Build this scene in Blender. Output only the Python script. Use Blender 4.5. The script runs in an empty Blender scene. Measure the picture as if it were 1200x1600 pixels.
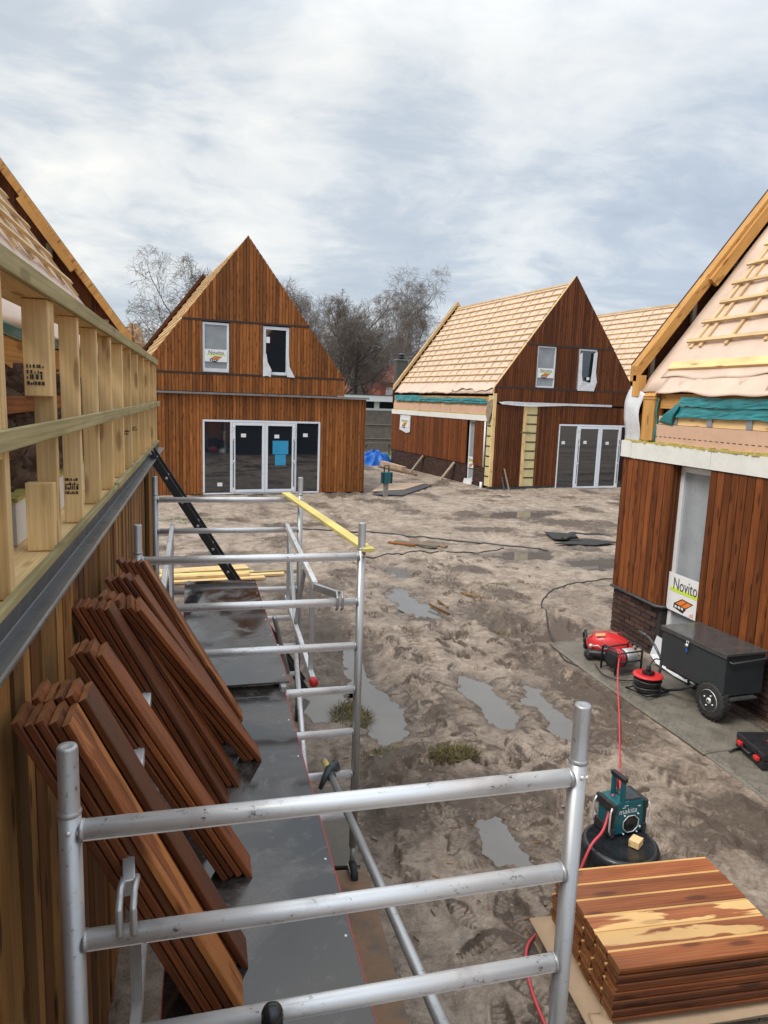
import bpy, math, random
import numpy as np
from mathutils import Vector as V, Matrix

R = math.radians
rng = random.Random(7)
sc = bpy.context.scene
col = sc.collection

# ---------------------------------------------------------------- camera
F_PX, ROLL, PITCH, YAW, CAM_Z = 1109.0, 0.035, R(9.0), R(14.5), 3.05
h_ = V((math.sin(YAW), math.cos(YAW), 0)); r_ = V((math.cos(YAW), -math.sin(YAW), 0)); z_ = V((0, 0, 1))
fw = math.cos(PITCH) * h_ - math.sin(PITCH) * z_
up0 = math.cos(PITCH) * z_ + math.sin(PITCH) * h_
cx = math.cos(ROLL) * r_ + math.sin(ROLL) * up0
cy = math.cos(ROLL) * up0 - math.sin(ROLL) * r_
cam_d = bpy.data.cameras.new('camera'); cam = bpy.data.objects.new('camera', cam_d); col.objects.link(cam)
cam.matrix_world = Matrix(((cx.x, cy.x, -fw.x, 0), (cx.y, cy.y, -fw.y, 0), (cx.z, cy.z, -fw.z, CAM_Z), (0, 0, 0, 1)))
cam_d.sensor_fit = 'VERTICAL'; cam_d.sensor_height = 36.0; cam_d.lens = F_PX / 1600 * 36
cam_d.clip_start = 0.05; cam_d.clip_end = 6000
sc.camera = cam

# ---------------------------------------------------------------- node helper
def nd(nt, typ, ins=None, **props):
    n = nt.nodes.new(typ)
    for k, v in props.items(): setattr(n, k, v)
    if ins:
        for k, v in ins.items():
            s = n.inputs[k]
            if isinstance(v, bpy.types.NodeSocket): nt.links.new(v, s)
            else: s.default_value = v
    return n
def mth(nt, op, a, b=None, clamp=False):
    n = nt.nodes.new('ShaderNodeMath'); n.operation = op; n.use_clamp = clamp
    for i, v in enumerate((a, b)):
        if v is None: continue
        if isinstance(v, bpy.types.NodeSocket): nt.links.new(v, n.inputs[i])
        else: n.inputs[i].default_value = v
    return n.outputs[0]
def mapr(nt, v, a, b, c=0., d=1.):
    n = nd(nt, 'ShaderNodeMapRange', {'Value': v, 'From Min': a, 'From Max': b, 'To Min': c, 'To Max': d}); return n.outputs[0]
def mixc(nt, f, a, b, blend='MIX'):
    n = nt.nodes.new('ShaderNodeMix'); n.data_type = 'RGBA'; n.blend_type = blend
    for k, v in ((0, f), (6, a), (7, b)):
        if isinstance(v, bpy.types.NodeSocket): nt.links.new(v, n.inputs[k])
        elif k == 0: n.inputs[k].default_value = v
        else: n.inputs[k].default_value = (*v, 1) if len(v) == 3 else v
    return n.outputs[2]
def noise(nt, vec, scale, detail=4., rough=.55, dist=0.):
    return nd(nt, 'ShaderNodeTexNoise', {'Vector': vec, 'Scale': scale, 'Detail': detail, 'Roughness': rough, 'Distortion': dist}).outputs[0]
def mul(nt, vec, s):
    return nd(nt, 'ShaderNodeVectorMath', {0: vec, 1: s}, operation='MULTIPLY').outputs[0]

# ---------------------------------------------------------------- world: overcast sky
SUN_EL, SUN_AZ = R(52), R(-115)          # azimuth measured from +Y towards +X
w = bpy.data.worlds.new('World'); sc.world = w; w.use_nodes = True
nt = w.node_tree; nt.nodes.clear()
sky = nd(nt, 'ShaderNodeTexSky', sky_type='NISHITA', sun_disc=False, sun_elevation=SUN_EL, sun_rotation=SUN_AZ, air_density=1.0, dust_density=2.0)
tc = nd(nt, 'ShaderNodeTexCoord')
sep = nd(nt, 'ShaderNodeSeparateXYZ', {0: tc.outputs['Generated']})
zc = mth(nt, 'MAXIMUM', sep.outputs[2], 0.0)
den = mth(nt, 'ADD', zc, 0.22)
px = mth(nt, 'DIVIDE', sep.outputs[0], den); py = mth(nt, 'DIVIDE', sep.outputs[1], den)
pv = nd(nt, 'ShaderNodeCombineXYZ', {0: px, 1: py, 2: 0.0}).outputs[0]
pv2 = mul(nt, pv, (1.0, 1.25, 1.0))
warp = nd(nt, 'ShaderNodeTexNoise', {'Vector': pv2, 'Scale': 1.3, 'Detail': 3.0}).outputs[1]
pv3 = nd(nt, 'ShaderNodeVectorMath', {0: pv2, 1: mul(nt, warp, (.5, .5, .5))}, operation='ADD').outputs[0]
c1 = noise(nt, pv3, 1.7, 7, .60)
c2 = noise(nt, mul(nt, pv3, (1.0, 1.0, 1.0)), 3.6, 6, .6)
c3 = noise(nt, pv3, .55, 2, .5)
cl = mth(nt, 'ADD', mth(nt, 'MULTIPLY', c1, .52), mth(nt, 'MULTIPLY', c2, .34))
cl = mth(nt, 'ADD', cl, mth(nt, 'MULTIPLY', c3, .45))
cr = nd(nt, 'ShaderNodeValToRGB', {0: cl}).color_ramp
cr.elements[0].position = .50; cr.elements[0].color = (.44, .50, .575, 1)
cr.elements[1].position = .80; cr.elements[1].color = (.86, .86, .84, 1)
e = cr.elements.new(.61); e.color = (.53, .585, .65, 1)
e = cr.elements.new(.70); e.color = (.72, .745, .76, 1)
ccol = [n for n in nt.nodes if n.bl_idname == 'ShaderNodeValToRGB'][0].outputs[0]
# the light side of the overcast lies to the left (sun behind cloud), the right side is bluer
side = nd(nt, 'ShaderNodeVectorMath', {0: tc.outputs['Generated'], 1: (-.80, .52, .10)}, operation='DOT_PRODUCT').outputs['Value']
sf = mapr(nt, side, -.6, .75)
tint = mixc(nt, sf, (.76, .83, .93), (1.08, 1.06, 1.02))
ccol = mixc(nt, 1.0, ccol, tint, 'MULTIPLY')
zen = mapr(nt, zc, .40, 1.0, .66, 1.55)  # overcast sky, raised overhead above the view to give more light
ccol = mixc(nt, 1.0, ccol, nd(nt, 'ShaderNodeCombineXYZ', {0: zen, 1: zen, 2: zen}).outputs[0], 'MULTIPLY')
nis = mul(nt, sky.outputs[0], (.10, .10, .10))
fin = mixc(nt, .92, nis, ccol)
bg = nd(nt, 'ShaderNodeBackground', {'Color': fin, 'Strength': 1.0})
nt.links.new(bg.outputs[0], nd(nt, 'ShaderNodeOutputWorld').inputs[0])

sd = bpy.data.lights.new('sun', 'SUN'); so = bpy.data.objects.new('sun', sd); col.objects.link(so)
sd.energy = 1.5; sd.angle = R(24); sd.color = (1.0, .95, .88)
sdir = V((math.cos(SUN_EL) * math.sin(SUN_AZ), math.cos(SUN_EL) * math.cos(SUN_AZ), math.sin(SUN_EL)))
so.rotation_euler = (-sdir).to_track_quat('-Z', 'Y').to_euler(); so.location = (0, 0, 30)

sc.view_settings.view_transform = 'Standard'; sc.view_settings.look = 'None'
sc.view_settings.gamma = 1; sc.view_settings.use_curve_mapping = False; sc.view_settings.exposure = 0.82
sc.cycles.max_bounces = 6

# ---------------------------------------------------------------- materials
def newmat(name):
    m = bpy.data.materials.new(name); m.use_nodes = True
    return m, m.node_tree, m.node_tree.nodes['Principled BSDF']
def bump(nt, bs, hgt, strength, dist=.01):
    b = nd(nt, 'ShaderNodeBump', {'Height': hgt, 'Strength': strength, 'Distance': dist})
    nt.links.new(b.outputs[0], bs.inputs['Normal']); return b
def grain(nt):
    a = nd(nt, 'ShaderNodeAttribute', attribute_name='grain').outputs['Vector']
    oi = nd(nt, 'ShaderNodeObjectInfo').outputs['Random']
    off = mth(nt, 'MULTIPLY', oi, 37.0)
    ov = nd(nt, 'ShaderNodeCombineXYZ', {0: off, 1: off, 2: off}).outputs[0]
    v = nd(nt, 'ShaderNodeVectorMath', {0: a, 1: ov}, operation='ADD').outputs[0]
    rn = nd(nt, 'ShaderNodeAttribute', attribute_name='rnd').outputs['Fac']
    rr = mth(nt, 'FRACT', mth(nt, 'ADD', rn, mth(nt, 'MULTIPLY', oi, 7.31)))
    return v, rr
def wood(name, dark, mid, light, tone=(.7, 1.25), rough=(.55, .8), knots=.6, dirt=0., pale=None, pale_amt=.0, gs=1.0, wet=0., spec=.25, knot_col=None, alt=None, wavew=.09):
    m, nt, bs = newmat(name)
    v, rr = grain(nt)
    n1 = noise(nt, mul(nt, v, (1.1 * gs, 16 * gs, 16 * gs)), 1.0, 4, .6, .8)
    n2 = noise(nt, mul(nt, v, (3 * gs, 140 * gs, 140 * gs)), 1.0, 3, .6)
    n3 = noise(nt, mul(nt, v, (2.2, 5, 5)), 1.0, 3, .5)
    wv = nd(nt, 'ShaderNodeTexWave', {'Vector': mul(nt, v, (.35 * gs, 10 * gs, 10 * gs)), 'Scale': 1.6, 'Distortion': 6.0, 'Detail': 2.0, 'Detail Scale': .8}, wave_type='BANDS', bands_direction='Y').outputs['Fac']
    f = mth(nt, 'ADD', mth(nt, 'MULTIPLY', n1, .5), mth(nt, 'MULTIPLY', n2, .5 - wavew))
    f = mth(nt, 'ADD', f, mth(nt, 'MULTIPLY', wv, wavew))
    f = mapr(nt, f, .3, .72)
    c = mixc(nt, mapr(nt, f, 0, .5), dark, mid)
    c = mixc(nt, mapr(nt, f, .5, 1), c, light)
    if alt is not None:
        d = mixc(nt, mapr(nt, f, 0, .5), alt[0], alt[1]); d = mixc(nt, mapr(nt, f, .5, 1), d, alt[2])
        c = mixc(nt, mapr(nt, mth(nt, 'FRACT', mth(nt, 'MULTIPLY', rr, 5.37)), .45, .6), c, d)
    if pale is not None:
        pm = noise(nt, mul(nt, v, (1.5, 10, 10)), 1.0, 4, .55, .6)
        pm = mapr(nt, pm, .60 - pale_amt, .64 - pale_amt)
        c = mixc(nt, pm, c, pale)
    if knots > 0:
        vo = nd(nt, 'ShaderNodeTexVoronoi', {'Vector': mul(nt, v, (3.2, 13, 13)), 'Scale': 1.0, 'Randomness': 1.0}).outputs['Distance']
        k = mapr(nt, vo, .15, .27, 1., 0.)
        kc = knot_col or tuple(x * .55 for x in dark)
        c = mixc(nt, mth(nt, 'MULTIPLY', k, knots), c, kc)
    t = mapr(nt, rr, 0, 1, tone[0], tone[1])
    t = mth(nt, 'MULTIPLY', t, mapr(nt, n3, .2, .8, .8, 1.18))
    c = mixc(nt, 1.0, c, nd(nt, 'ShaderNodeCombineXYZ', {0: t, 1: t, 2: t}).outputs[0], 'MULTIPLY')
    if dirt > 0:
        g = nd(nt, 'ShaderNodeNewGeometry').outputs['Position']
        dn = mapr(nt, noise(nt, g, 6, 6, .65), .52, .75)
        c = mixc(nt, mth(nt, 'MULTIPLY', dn, dirt), c, (.06, .045, .035))
    nt.links.new(c, bs.inputs['Base Color'])
    nt.links.new(mapr(nt, n1, .3, .7, rough[0], rough[1]), bs.inputs['Roughness'])
    bs.inputs['Specular IOR Level'].default_value = spec
    bump(nt, bs, mth(nt, 'ADD', n2, n1), .35, .004)
    return m
def plain(name, c, rough=.5, metal=0., var=.15, scale=8, bumps=.1, dirt=0., dirt_c=(.08, .06, .05), spec=.5, rvar=.1, objvar=0.):
    m, nt, bs = newmat(name)
    tcn = nd(nt, 'ShaderNodeNewGeometry').outputs['Position']
    n = noise(nt, tcn, scale, 5, .6)
    t = mapr(nt, n, .25, .75, 1 - var, 1 + var)
    if objvar:
        v, rr = grain(nt)
        t = mth(nt, 'MULTIPLY', t, mapr(nt, rr, 0, 1, 1 - objvar, 1 + objvar))
    cc = mixc(nt, 1.0, c, nd(nt, 'ShaderNodeCombineXYZ', {0: t, 1: t, 2: t}).outputs[0], 'MULTIPLY')
    if dirt:
        dn = mapr(nt, noise(nt, tcn, scale * 2.3, 7, .7), .5, .68)
        cc = mixc(nt, mth(nt, 'MULTIPLY', dn, dirt), cc, dirt_c)
    nt.links.new(cc, bs.inputs['Base Color'])
    nt.links.new(mapr(nt, n, .3, .7, max(.02, rough - rvar), min(1, rough + rvar)), bs.inputs['Roughness'])
    bs.inputs['Metallic'].default_value = metal; bs.inputs['Specular IOR Level'].default_value = spec
    if bumps: bump(nt, bs, noise(nt, tcn, scale * 6, 4, .6), bumps, .006)
    return m

M = {}
M['clad'] = wood('stained_cladding_wood', (.135, .042, .010), (.275, .095, .024), (.42, .165, .045), tone=(.6, 1.3), knots=.7)
M['clad_dark'] = wood('dark_stained_cladding_wood', (.060, .016, .0048), (.125, .038, .011), (.20, .066, .019), tone=(.6, 1.35), knots=.6)
M['clad_side'] = wood('red_brown_cladding_wood', (.082, .021, .006), (.180, .052, .013), (.29, .10, .026), tone=(.6, 1.3), knots=.75)
M['clad_left'] = wood('weathered_cladding_wood', (.082, .027, .007), (.195, .080, .022), (.32, .155, .05), tone=(.5, 1.2), knots=.8, alt=((.16, .070, .018), (.31, .155, .045), (.43, .25, .09)))
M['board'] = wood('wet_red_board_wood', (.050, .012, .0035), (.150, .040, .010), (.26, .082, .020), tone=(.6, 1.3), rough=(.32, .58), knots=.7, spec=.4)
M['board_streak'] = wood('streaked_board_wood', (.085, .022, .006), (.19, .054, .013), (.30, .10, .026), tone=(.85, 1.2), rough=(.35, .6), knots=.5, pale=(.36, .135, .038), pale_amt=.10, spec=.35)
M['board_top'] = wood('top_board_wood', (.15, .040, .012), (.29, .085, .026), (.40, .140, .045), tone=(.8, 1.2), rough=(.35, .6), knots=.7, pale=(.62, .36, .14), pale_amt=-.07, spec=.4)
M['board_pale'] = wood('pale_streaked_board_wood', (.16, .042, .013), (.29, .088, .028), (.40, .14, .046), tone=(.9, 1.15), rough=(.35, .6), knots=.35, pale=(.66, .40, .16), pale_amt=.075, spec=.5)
M['board_end'] = wood('fresh_end_grain_wood', (.16, .055, .02), (.28, .12, .045), (.42, .21, .085), tone=(.6, 1.2), knots=0)
M['sap'] = wood('pale_tongue_wood', (.50, .27, .09), (.62, .37, .14), (.70, .46, .20), knots=0, tone=(.85, 1.1))
M['pine'] = wood('fresh_pine_wood', (.66, .42, .18), (.79, .55, .26), (.87, .67, .39), tone=(.86, 1.1), knots=.55, knot_col=(.20, .085, .03))
M['pine_warm'] = wood('orange_pine_wood', (.42, .19, .055), (.60, .31, .09), (.72, .42, .15), tone=(.85, 1.12), knots=.6, knot_col=(.16, .055, .02))
M['batten'] = wood('roof_batten_wood', (.52, .34, .16), (.66, .47, .25), (.76, .58, .35), tone=(.8, 1.15), knots=.3)
M['green_wood'] = wood('green_treated_wood', (.20, .17, .075), (.34, .29, .14), (.46, .40, .22), tone=(.85, 1.15), knots=.5, gs=.8)
M['yellow_wood'] = wood('yellow_plank_wood', (.62, .50, .14), (.72, .60, .20), (.80, .68, .28), tone=(.95, 1.05), knots=.2)
M['grey_wood'] = wood('weathered_grey_wood', (.20, .15, .10), (.31, .25, .18), (.42, .35, .26), tone=(.85, 1.1), knots=.3, dirt=.4)
M['ply'] = plain('muddy_plywood', (.135, .115, .085), .6, 0, .25, 3, .2, dirt=.75, dirt_c=(.085, .068, .05))
M['ply_orange'] = plain('orange_stained_plywood', (.20, .11, .055), .6, 0, .3, 5, .2, dirt=.9, dirt_c=(.09, .072, .055))
M['ply_pale'] = plain('pale_plywood', (.46, .33, .22), .7, 0, .15, 2, .1, dirt=.35, dirt_c=(.25, .19, .14))
def alu_mat(name, base, spots, rough, metal):
    m, nt, bs = newmat(name); v, rr = grain(nt)
    st = noise(nt, mul(nt, v, (1.2, 55, 55)), 1.0, 3, .6); bl = noise(nt, mul(nt, v, (5, 18, 18)), 1.0, 5, .65); sp = noise(nt, mul(nt, v, (38, 60, 60)), 1.0, 4, .7); bg_ = noise(nt, mul(nt, v, (7, 9, 9)), 1.0, 4, .6)
    t = mapr(nt, mth(nt, 'ADD', mth(nt, 'MULTIPLY', st, .6), mth(nt, 'MULTIPLY', bl, .4)), .3, .7, .82, 1.08)
    c = mixc(nt, 1.0, base, nd(nt, 'ShaderNodeCombineXYZ', {0: t, 1: t, 2: t}).outputs[0], 'MULTIPLY')
    c = mixc(nt, mth(nt, 'MULTIPLY', mapr(nt, bg_, .54, .70), .35), c, (.36, .32, .28))
    k = mth(nt, 'MULTIPLY', mapr(nt, sp, .60, .66), mapr(nt, bg_, .46, .60))
    c = mixc(nt, mth(nt, 'MULTIPLY', k, spots), c, (.06, .05, .042))
    nt.links.new(c, bs.inputs['Base Color']); nt.links.new(mapr(nt, bl, .3, .7, rough - .12, rough + .12), bs.inputs['Roughness'])
    bs.inputs['Metallic'].default_value = metal; bump(nt, bs, st, .12, .002); return m
M['alu'] = alu_mat('scaffold_aluminium', (.82, .82, .815), .85, .42, .5)
M['alu_grey'] = alu_mat('worn_grey_aluminium', (.47, .475, .475), .6, .42, .65)
M['zinc'] = plain('wet_dark_flashing', (.15, .155, .16), .30, .5, .07, 2.5, .03, dirt=.18, dirt_c=(.26, .24, .22), rvar=.08)
M['flash_dark'] = plain('dark_blue_grey_flashing', (.055, .062, .07), .45, .2, .15, 6, .05, dirt=.3, dirt_c=(.2, .19, .18))
M['trim'] = plain('grey_lead_trim', (.22, .21, .21), .5, .2, .2, 5, .2)
M['black'] = plain('black_plastic', (.018, .018, .02), .42, 0, .2, 20, .05)
M['rubber'] = plain('black_rubber', (.022, .021, .021), .7, 0, .2, 20, .15, dirt=.4, dirt_c=(.10, .085, .07))
M['tub'] = plain('wet_black_tub_plastic', (.016, .017, .02), .28, 0, .25, 12, .1, dirt=.15, dirt_c=(.07, .07, .075))
M['bandflash'] = plain('dark_brown_band_trim', (.035, .02, .014), .5, 0, .2, 10, 0)
M['core'] = plain('dark_wall_core', (.020, .016, .014), .8, 0, .2, 4, 0)
M['glass'] = plain('dark_window_glass', (.014, .018, .024), .03, 0, .1, 3, 0, spec=.5, rvar=.01)
M['glass'].node_tree.nodes['Principled BSDF'].inputs['IOR'].default_value = 2.1
M['glass_grey'] = plain('grey_film_painted_reflection', (.30, .325, .34), .25, 0, .2, 2.5, .1, spec=.5)  # film grey lightened to stand in for reflections in the panes
M['pvc'] = plain('grey_white_frame', (.74, .78, .83), .35, 0, .05, 5, 0)
M['pvc_white'] = plain('white_frame', (.72, .73, .74), .35, 0, .05, 5, 0)
M['white'] = plain('white_print', (.80, .80, .80), .45, 0, .02, 5, 0)
M['film'] = plain('white_torn_film', (.66, .67, .69), .3, 0, .12, 7, .5)
M['ink'] = plain('grey_print_ink', (.07, .065, .06), .5, 0, .02, 5, 0)
M['ink_black'] = plain('black_print_ink', (.03, .025, .02), .6, 0, .02, 5, 0)
M['lime'] = plain('lime_print_ink', (.62, .78, .06), .5, 0, .02, 5, 0)
M['orange'] = plain('orange_print_ink', (.85, .22, .03), .5, 0, .02, 5, 0)
M['redink'] = plain('red_print_ink', (.75, .10, .05), .5, 0, .02, 5, 0)
M['bluefilm'] = plain('light_blue_film', (.035, .30, .52), .3, 0, .05, 5, 0)
M['membrane'] = plain('pink_roof_membrane', (.65, .49, .38), .5, 0, .13, 2.6, .55, dirt=.10, dirt_c=(.36, .26, .20))
M['membrane_white'] = plain('white_roof_membrane', (.62, .60, .59), .5, 0, .12, 3, .3)
M['strip'] = plain('pink_wall_membrane', (.66, .42, .29), .55, 0, .10, 3, .2, dirt=.12)
M['foam'] = plain('white_foam_board', (.76, .75, .70), .8, 0, .06, 3, .35, dirt=.12, dirt_c=(.22, .19, .13))
M['foamy'] = plain('yellow_foam_edge', (.50, .42, .12), .8, 0, .3, 20, .5, dirt=.5, dirt_c=(.1, .08, .03))
M['pir'] = plain('yellow_insulation_panel', (.62, .53, .27), .75, 0, .1, 4, .2, dirt=.15, dirt_c=(.12, .09, .05))
M['teal'] = plain('teal_plastic_foil', (.022, .215, .235), .2, 0, .3, 5, .08)
M['bracket'] = plain('galvanised_bracket', (.36, .38, .40), .45, .6, .1, 9, 0)
M['wool'] = plain('brown_mineral_wool', (.12, .085, .065), 1.0, 0, .8, 11, 1.0, dirt=.5, dirt_c=(.33, .26, .22), spec=.05)
M['brick'] = plain('dark_brown_brick', (.062, .030, .022), .75, 0, .3, 30, .5, objvar=.4)
M['mortar'] = plain('dark_mortar', (.030, .025, .023), .9, 0, .2, 30, .3)
M['deck'] = None
M['deck_edge'] = plain('red_deck_edge', (.50, .045, .04), .5, 0, .2, 20, 0)
M['red'] = plain('red_plastic', (.62, .028, .030), .32, 0, .08, 10, .03, dirt=.06)
M['redhose'] = plain('red_rubber_hose', (.60, .06, .075), .5, 0, .1, 10, 0)
M['steel_white'] = plain('pale_drum_metal', (.58, .57, .56), .4, .4, .1, 20, .05)
M['cart'] = plain('anthracite_painted_steel', (.032, .039, .042), .42, 0, .12, 6, .05, dirt=.08, spec=.4)
M['cart_lid'] = plain('wet_anthracite_lid', (.060, .062, .063), .16, 0, .25, 9, .08, dirt=.25, dirt_c=(.12, .09, .07))
M['makteal'] = plain('teal_tool_plastic', (.006, .105, .125), .38, 0, .08, 12, .04)
M['blue'] = plain('blue_tarpaulin', (.015, .13, .50), .35, 0, .15, 6, .2)
M['card'] = plain('brown_cardboard', (.42, .29, .18), .8, 0, .1, 8, .1)
M['conc'] = plain('grey_concrete', (.24, .225, .20), .85, 0, .15, 3, .3, dirt=.3)
M['mat'] = plain('muddy_grip_mat', (.165, .145, .115), .6, 0, .25, 5, .2, dirt=.5, dirt_c=(.075, .06, .045), rvar=.2)
M['roofer'] = plain('dark_roof_tiles', (.085, .075, .062), .8, 0, .3, 3, .4)
M['redbrick'] = plain('red_far_brick', (.36, .10, .065), .8, 0, .2, 3, .2)
M['render_white'] = plain('white_fascia', (.66, .68, .70), .6, 0, .05, 2, 0)
M['chim'] = plain('dark_grey_brick', (.10, .09, .075), .85, 0, .25, 3, .3)
M['fence'] = plain('grey_brown_fence_board', (.15, .13, .11), .8, 0, .3, 4, .3)
M['bark'] = plain('grey_brown_bark', (.085, .070, .058), .9, 0, .3, 6, .3)
M['birch'] = plain('pale_birch_bark', (.22, .20, .18), .85, 0, .4, 3, .3, dirt=.4)
M['twig'] = plain('thin_brown_twigs', (.175, .145, .122), .9, 0, .2, 3, 0)
M['grass'] = plain('dry_olive_grass', (.15, .12, .045), .8, 0, .4, 9, 0, objvar=.5)
M['greengrass'] = plain('short_green_grass', (.10, .14, .035), .8, 0, .4, 9, 0, objvar=.4)
M['cable'] = plain('black_cable', (.02, .02, .02), .5, 0, .1, 9, 0, dirt=.4, dirt_c=(.14, .12, .1))

def deck_mat():
    m, nt, bs = newmat('wet_dark_deck_board')
    p = nd(nt, 'ShaderNodeNewGeometry').outputs['Position']
    a = noise(nt, p, 2.6, 6, .62, .8); b = noise(nt, p, 55, 4, .6); e = noise(nt, p, 14, 5, .65)
    wetm = mapr(nt, a, .38, .50)
    c = mixc(nt, wetm, (.082, .072, .064), (.024, .021, .019))
    c = mixc(nt, mth(nt, 'MULTIPLY', mapr(nt, e, .60, .70), .4), c, (.15, .14, .13))
    nt.links.new(c, bs.inputs['Base Color'])
    r_ = mapr(nt, wetm, 0, 1, .30, .045)
    nt.links.new(mth(nt, 'ADD', r_, mth(nt, 'MULTIPLY', b, .06)), bs.inputs['Roughness'])
    bs.inputs['Specular IOR Level'].default_value = .8
    bump(nt, bs, mth(nt, 'ADD', mth(nt, 'MULTIPLY', e, .6), mth(nt, 'MULTIPLY', b, .25)), .10, .003); return m
M['deck'] = deck_mat()

def mud_mat():
    m, nt, bs = newmat('wet_sandy_mud')
    p = nd(nt, 'ShaderNodeNewGeometry').outputs['Position']
    mud = nd(nt, 'ShaderNodeAttribute', attribute_name='mud').outputs['Fac']  # dark mud, with footprint shade painted into the same value
    wet = nd(nt, 'ShaderNodeAttribute', attribute_name='wet').outputs['Fac']
    z2 = mul(nt, p, (1., 1., .3))
    a = noise(nt, z2, 1.1, 6, .6, .5); b = noise(nt, z2, 4.5, 7, .68, .8); c = noise(nt, p, 22, 6, .7, .6); d = noise(nt, p, 120, 4, .65)
    f = mth(nt, 'ADD', mth(nt, 'MULTIPLY', a, .28), mth(nt, 'MULTIPLY', b, .50)); f = mth(nt, 'ADD', f, mth(nt, 'MULTIPLY', c, .30))
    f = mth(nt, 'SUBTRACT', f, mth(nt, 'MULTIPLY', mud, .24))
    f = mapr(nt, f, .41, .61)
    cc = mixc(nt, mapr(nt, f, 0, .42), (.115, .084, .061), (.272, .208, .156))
    cc = mixc(nt, mapr(nt, f, .42, 1), cc, (.470, .380, .300))
    crk = mapr(nt, noise(nt, z2, 9, 6, .72, 1.4), .30, .40, 1., 0.)
    cc = mixc(nt, mth(nt, 'MULTIPLY', crk, .55), cc, (.050, .038, .029))
    cc = mixc(nt, mth(nt, 'MULTIPLY', mapr(nt, d, .35, .65), .28), cc, (.14, .11, .088))
    vo = nd(nt, 'ShaderNodeTexVoronoi', {'Vector': p, 'Scale': 24.0}).outputs['Distance']
    cc = mixc(nt, mth(nt, 'MULTIPLY', mapr(nt, vo, .06, .1, 1, 0), mapr(nt, b, .48, .6)), cc, (.50, .44, .37))
    cc = mixc(nt, mth(nt, 'MULTIPLY', wet, .72), cc, (.085, .066, .051))
    nt.links.new(cc, bs.inputs['Base Color'])
    nt.links.new(mth(nt, 'SUBTRACT', mapr(nt, f, .2, .8, .5, .9), mth(nt, 'MULTIPLY', wet, .35), True), bs.inputs['Roughness'])
    bs.inputs['Specular IOR Level'].default_value = .35
    hh = mth(nt, 'ADD', mth(nt, 'MULTIPLY', b, .45), mth(nt, 'MULTIPLY', c, .75)); hh = mth(nt, 'ADD', hh, mth(nt, 'MULTIPLY', d, .16))
    bump(nt, bs, hh, 1.0, .036); return m
M['mud'] = mud_mat()
def water_mat():
    m, nt, bs = newmat('muddy_puddle_water')
    p = nd(nt, 'ShaderNodeNewGeometry').outputs['Position']
    nt.links.new(mixc(nt, noise(nt, p, 2.5, 4, .6), (.110, .098, .086), (.175, .160, .146)), bs.inputs['Base Color'])
    bs.inputs['Roughness'].default_value = .035; bs.inputs['Specular IOR Level'].default_value = .7
    bump(nt, bs, noise(nt, p, 30, 2, .5), .012, .004); return m
M['water'] = water_mat()

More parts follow.
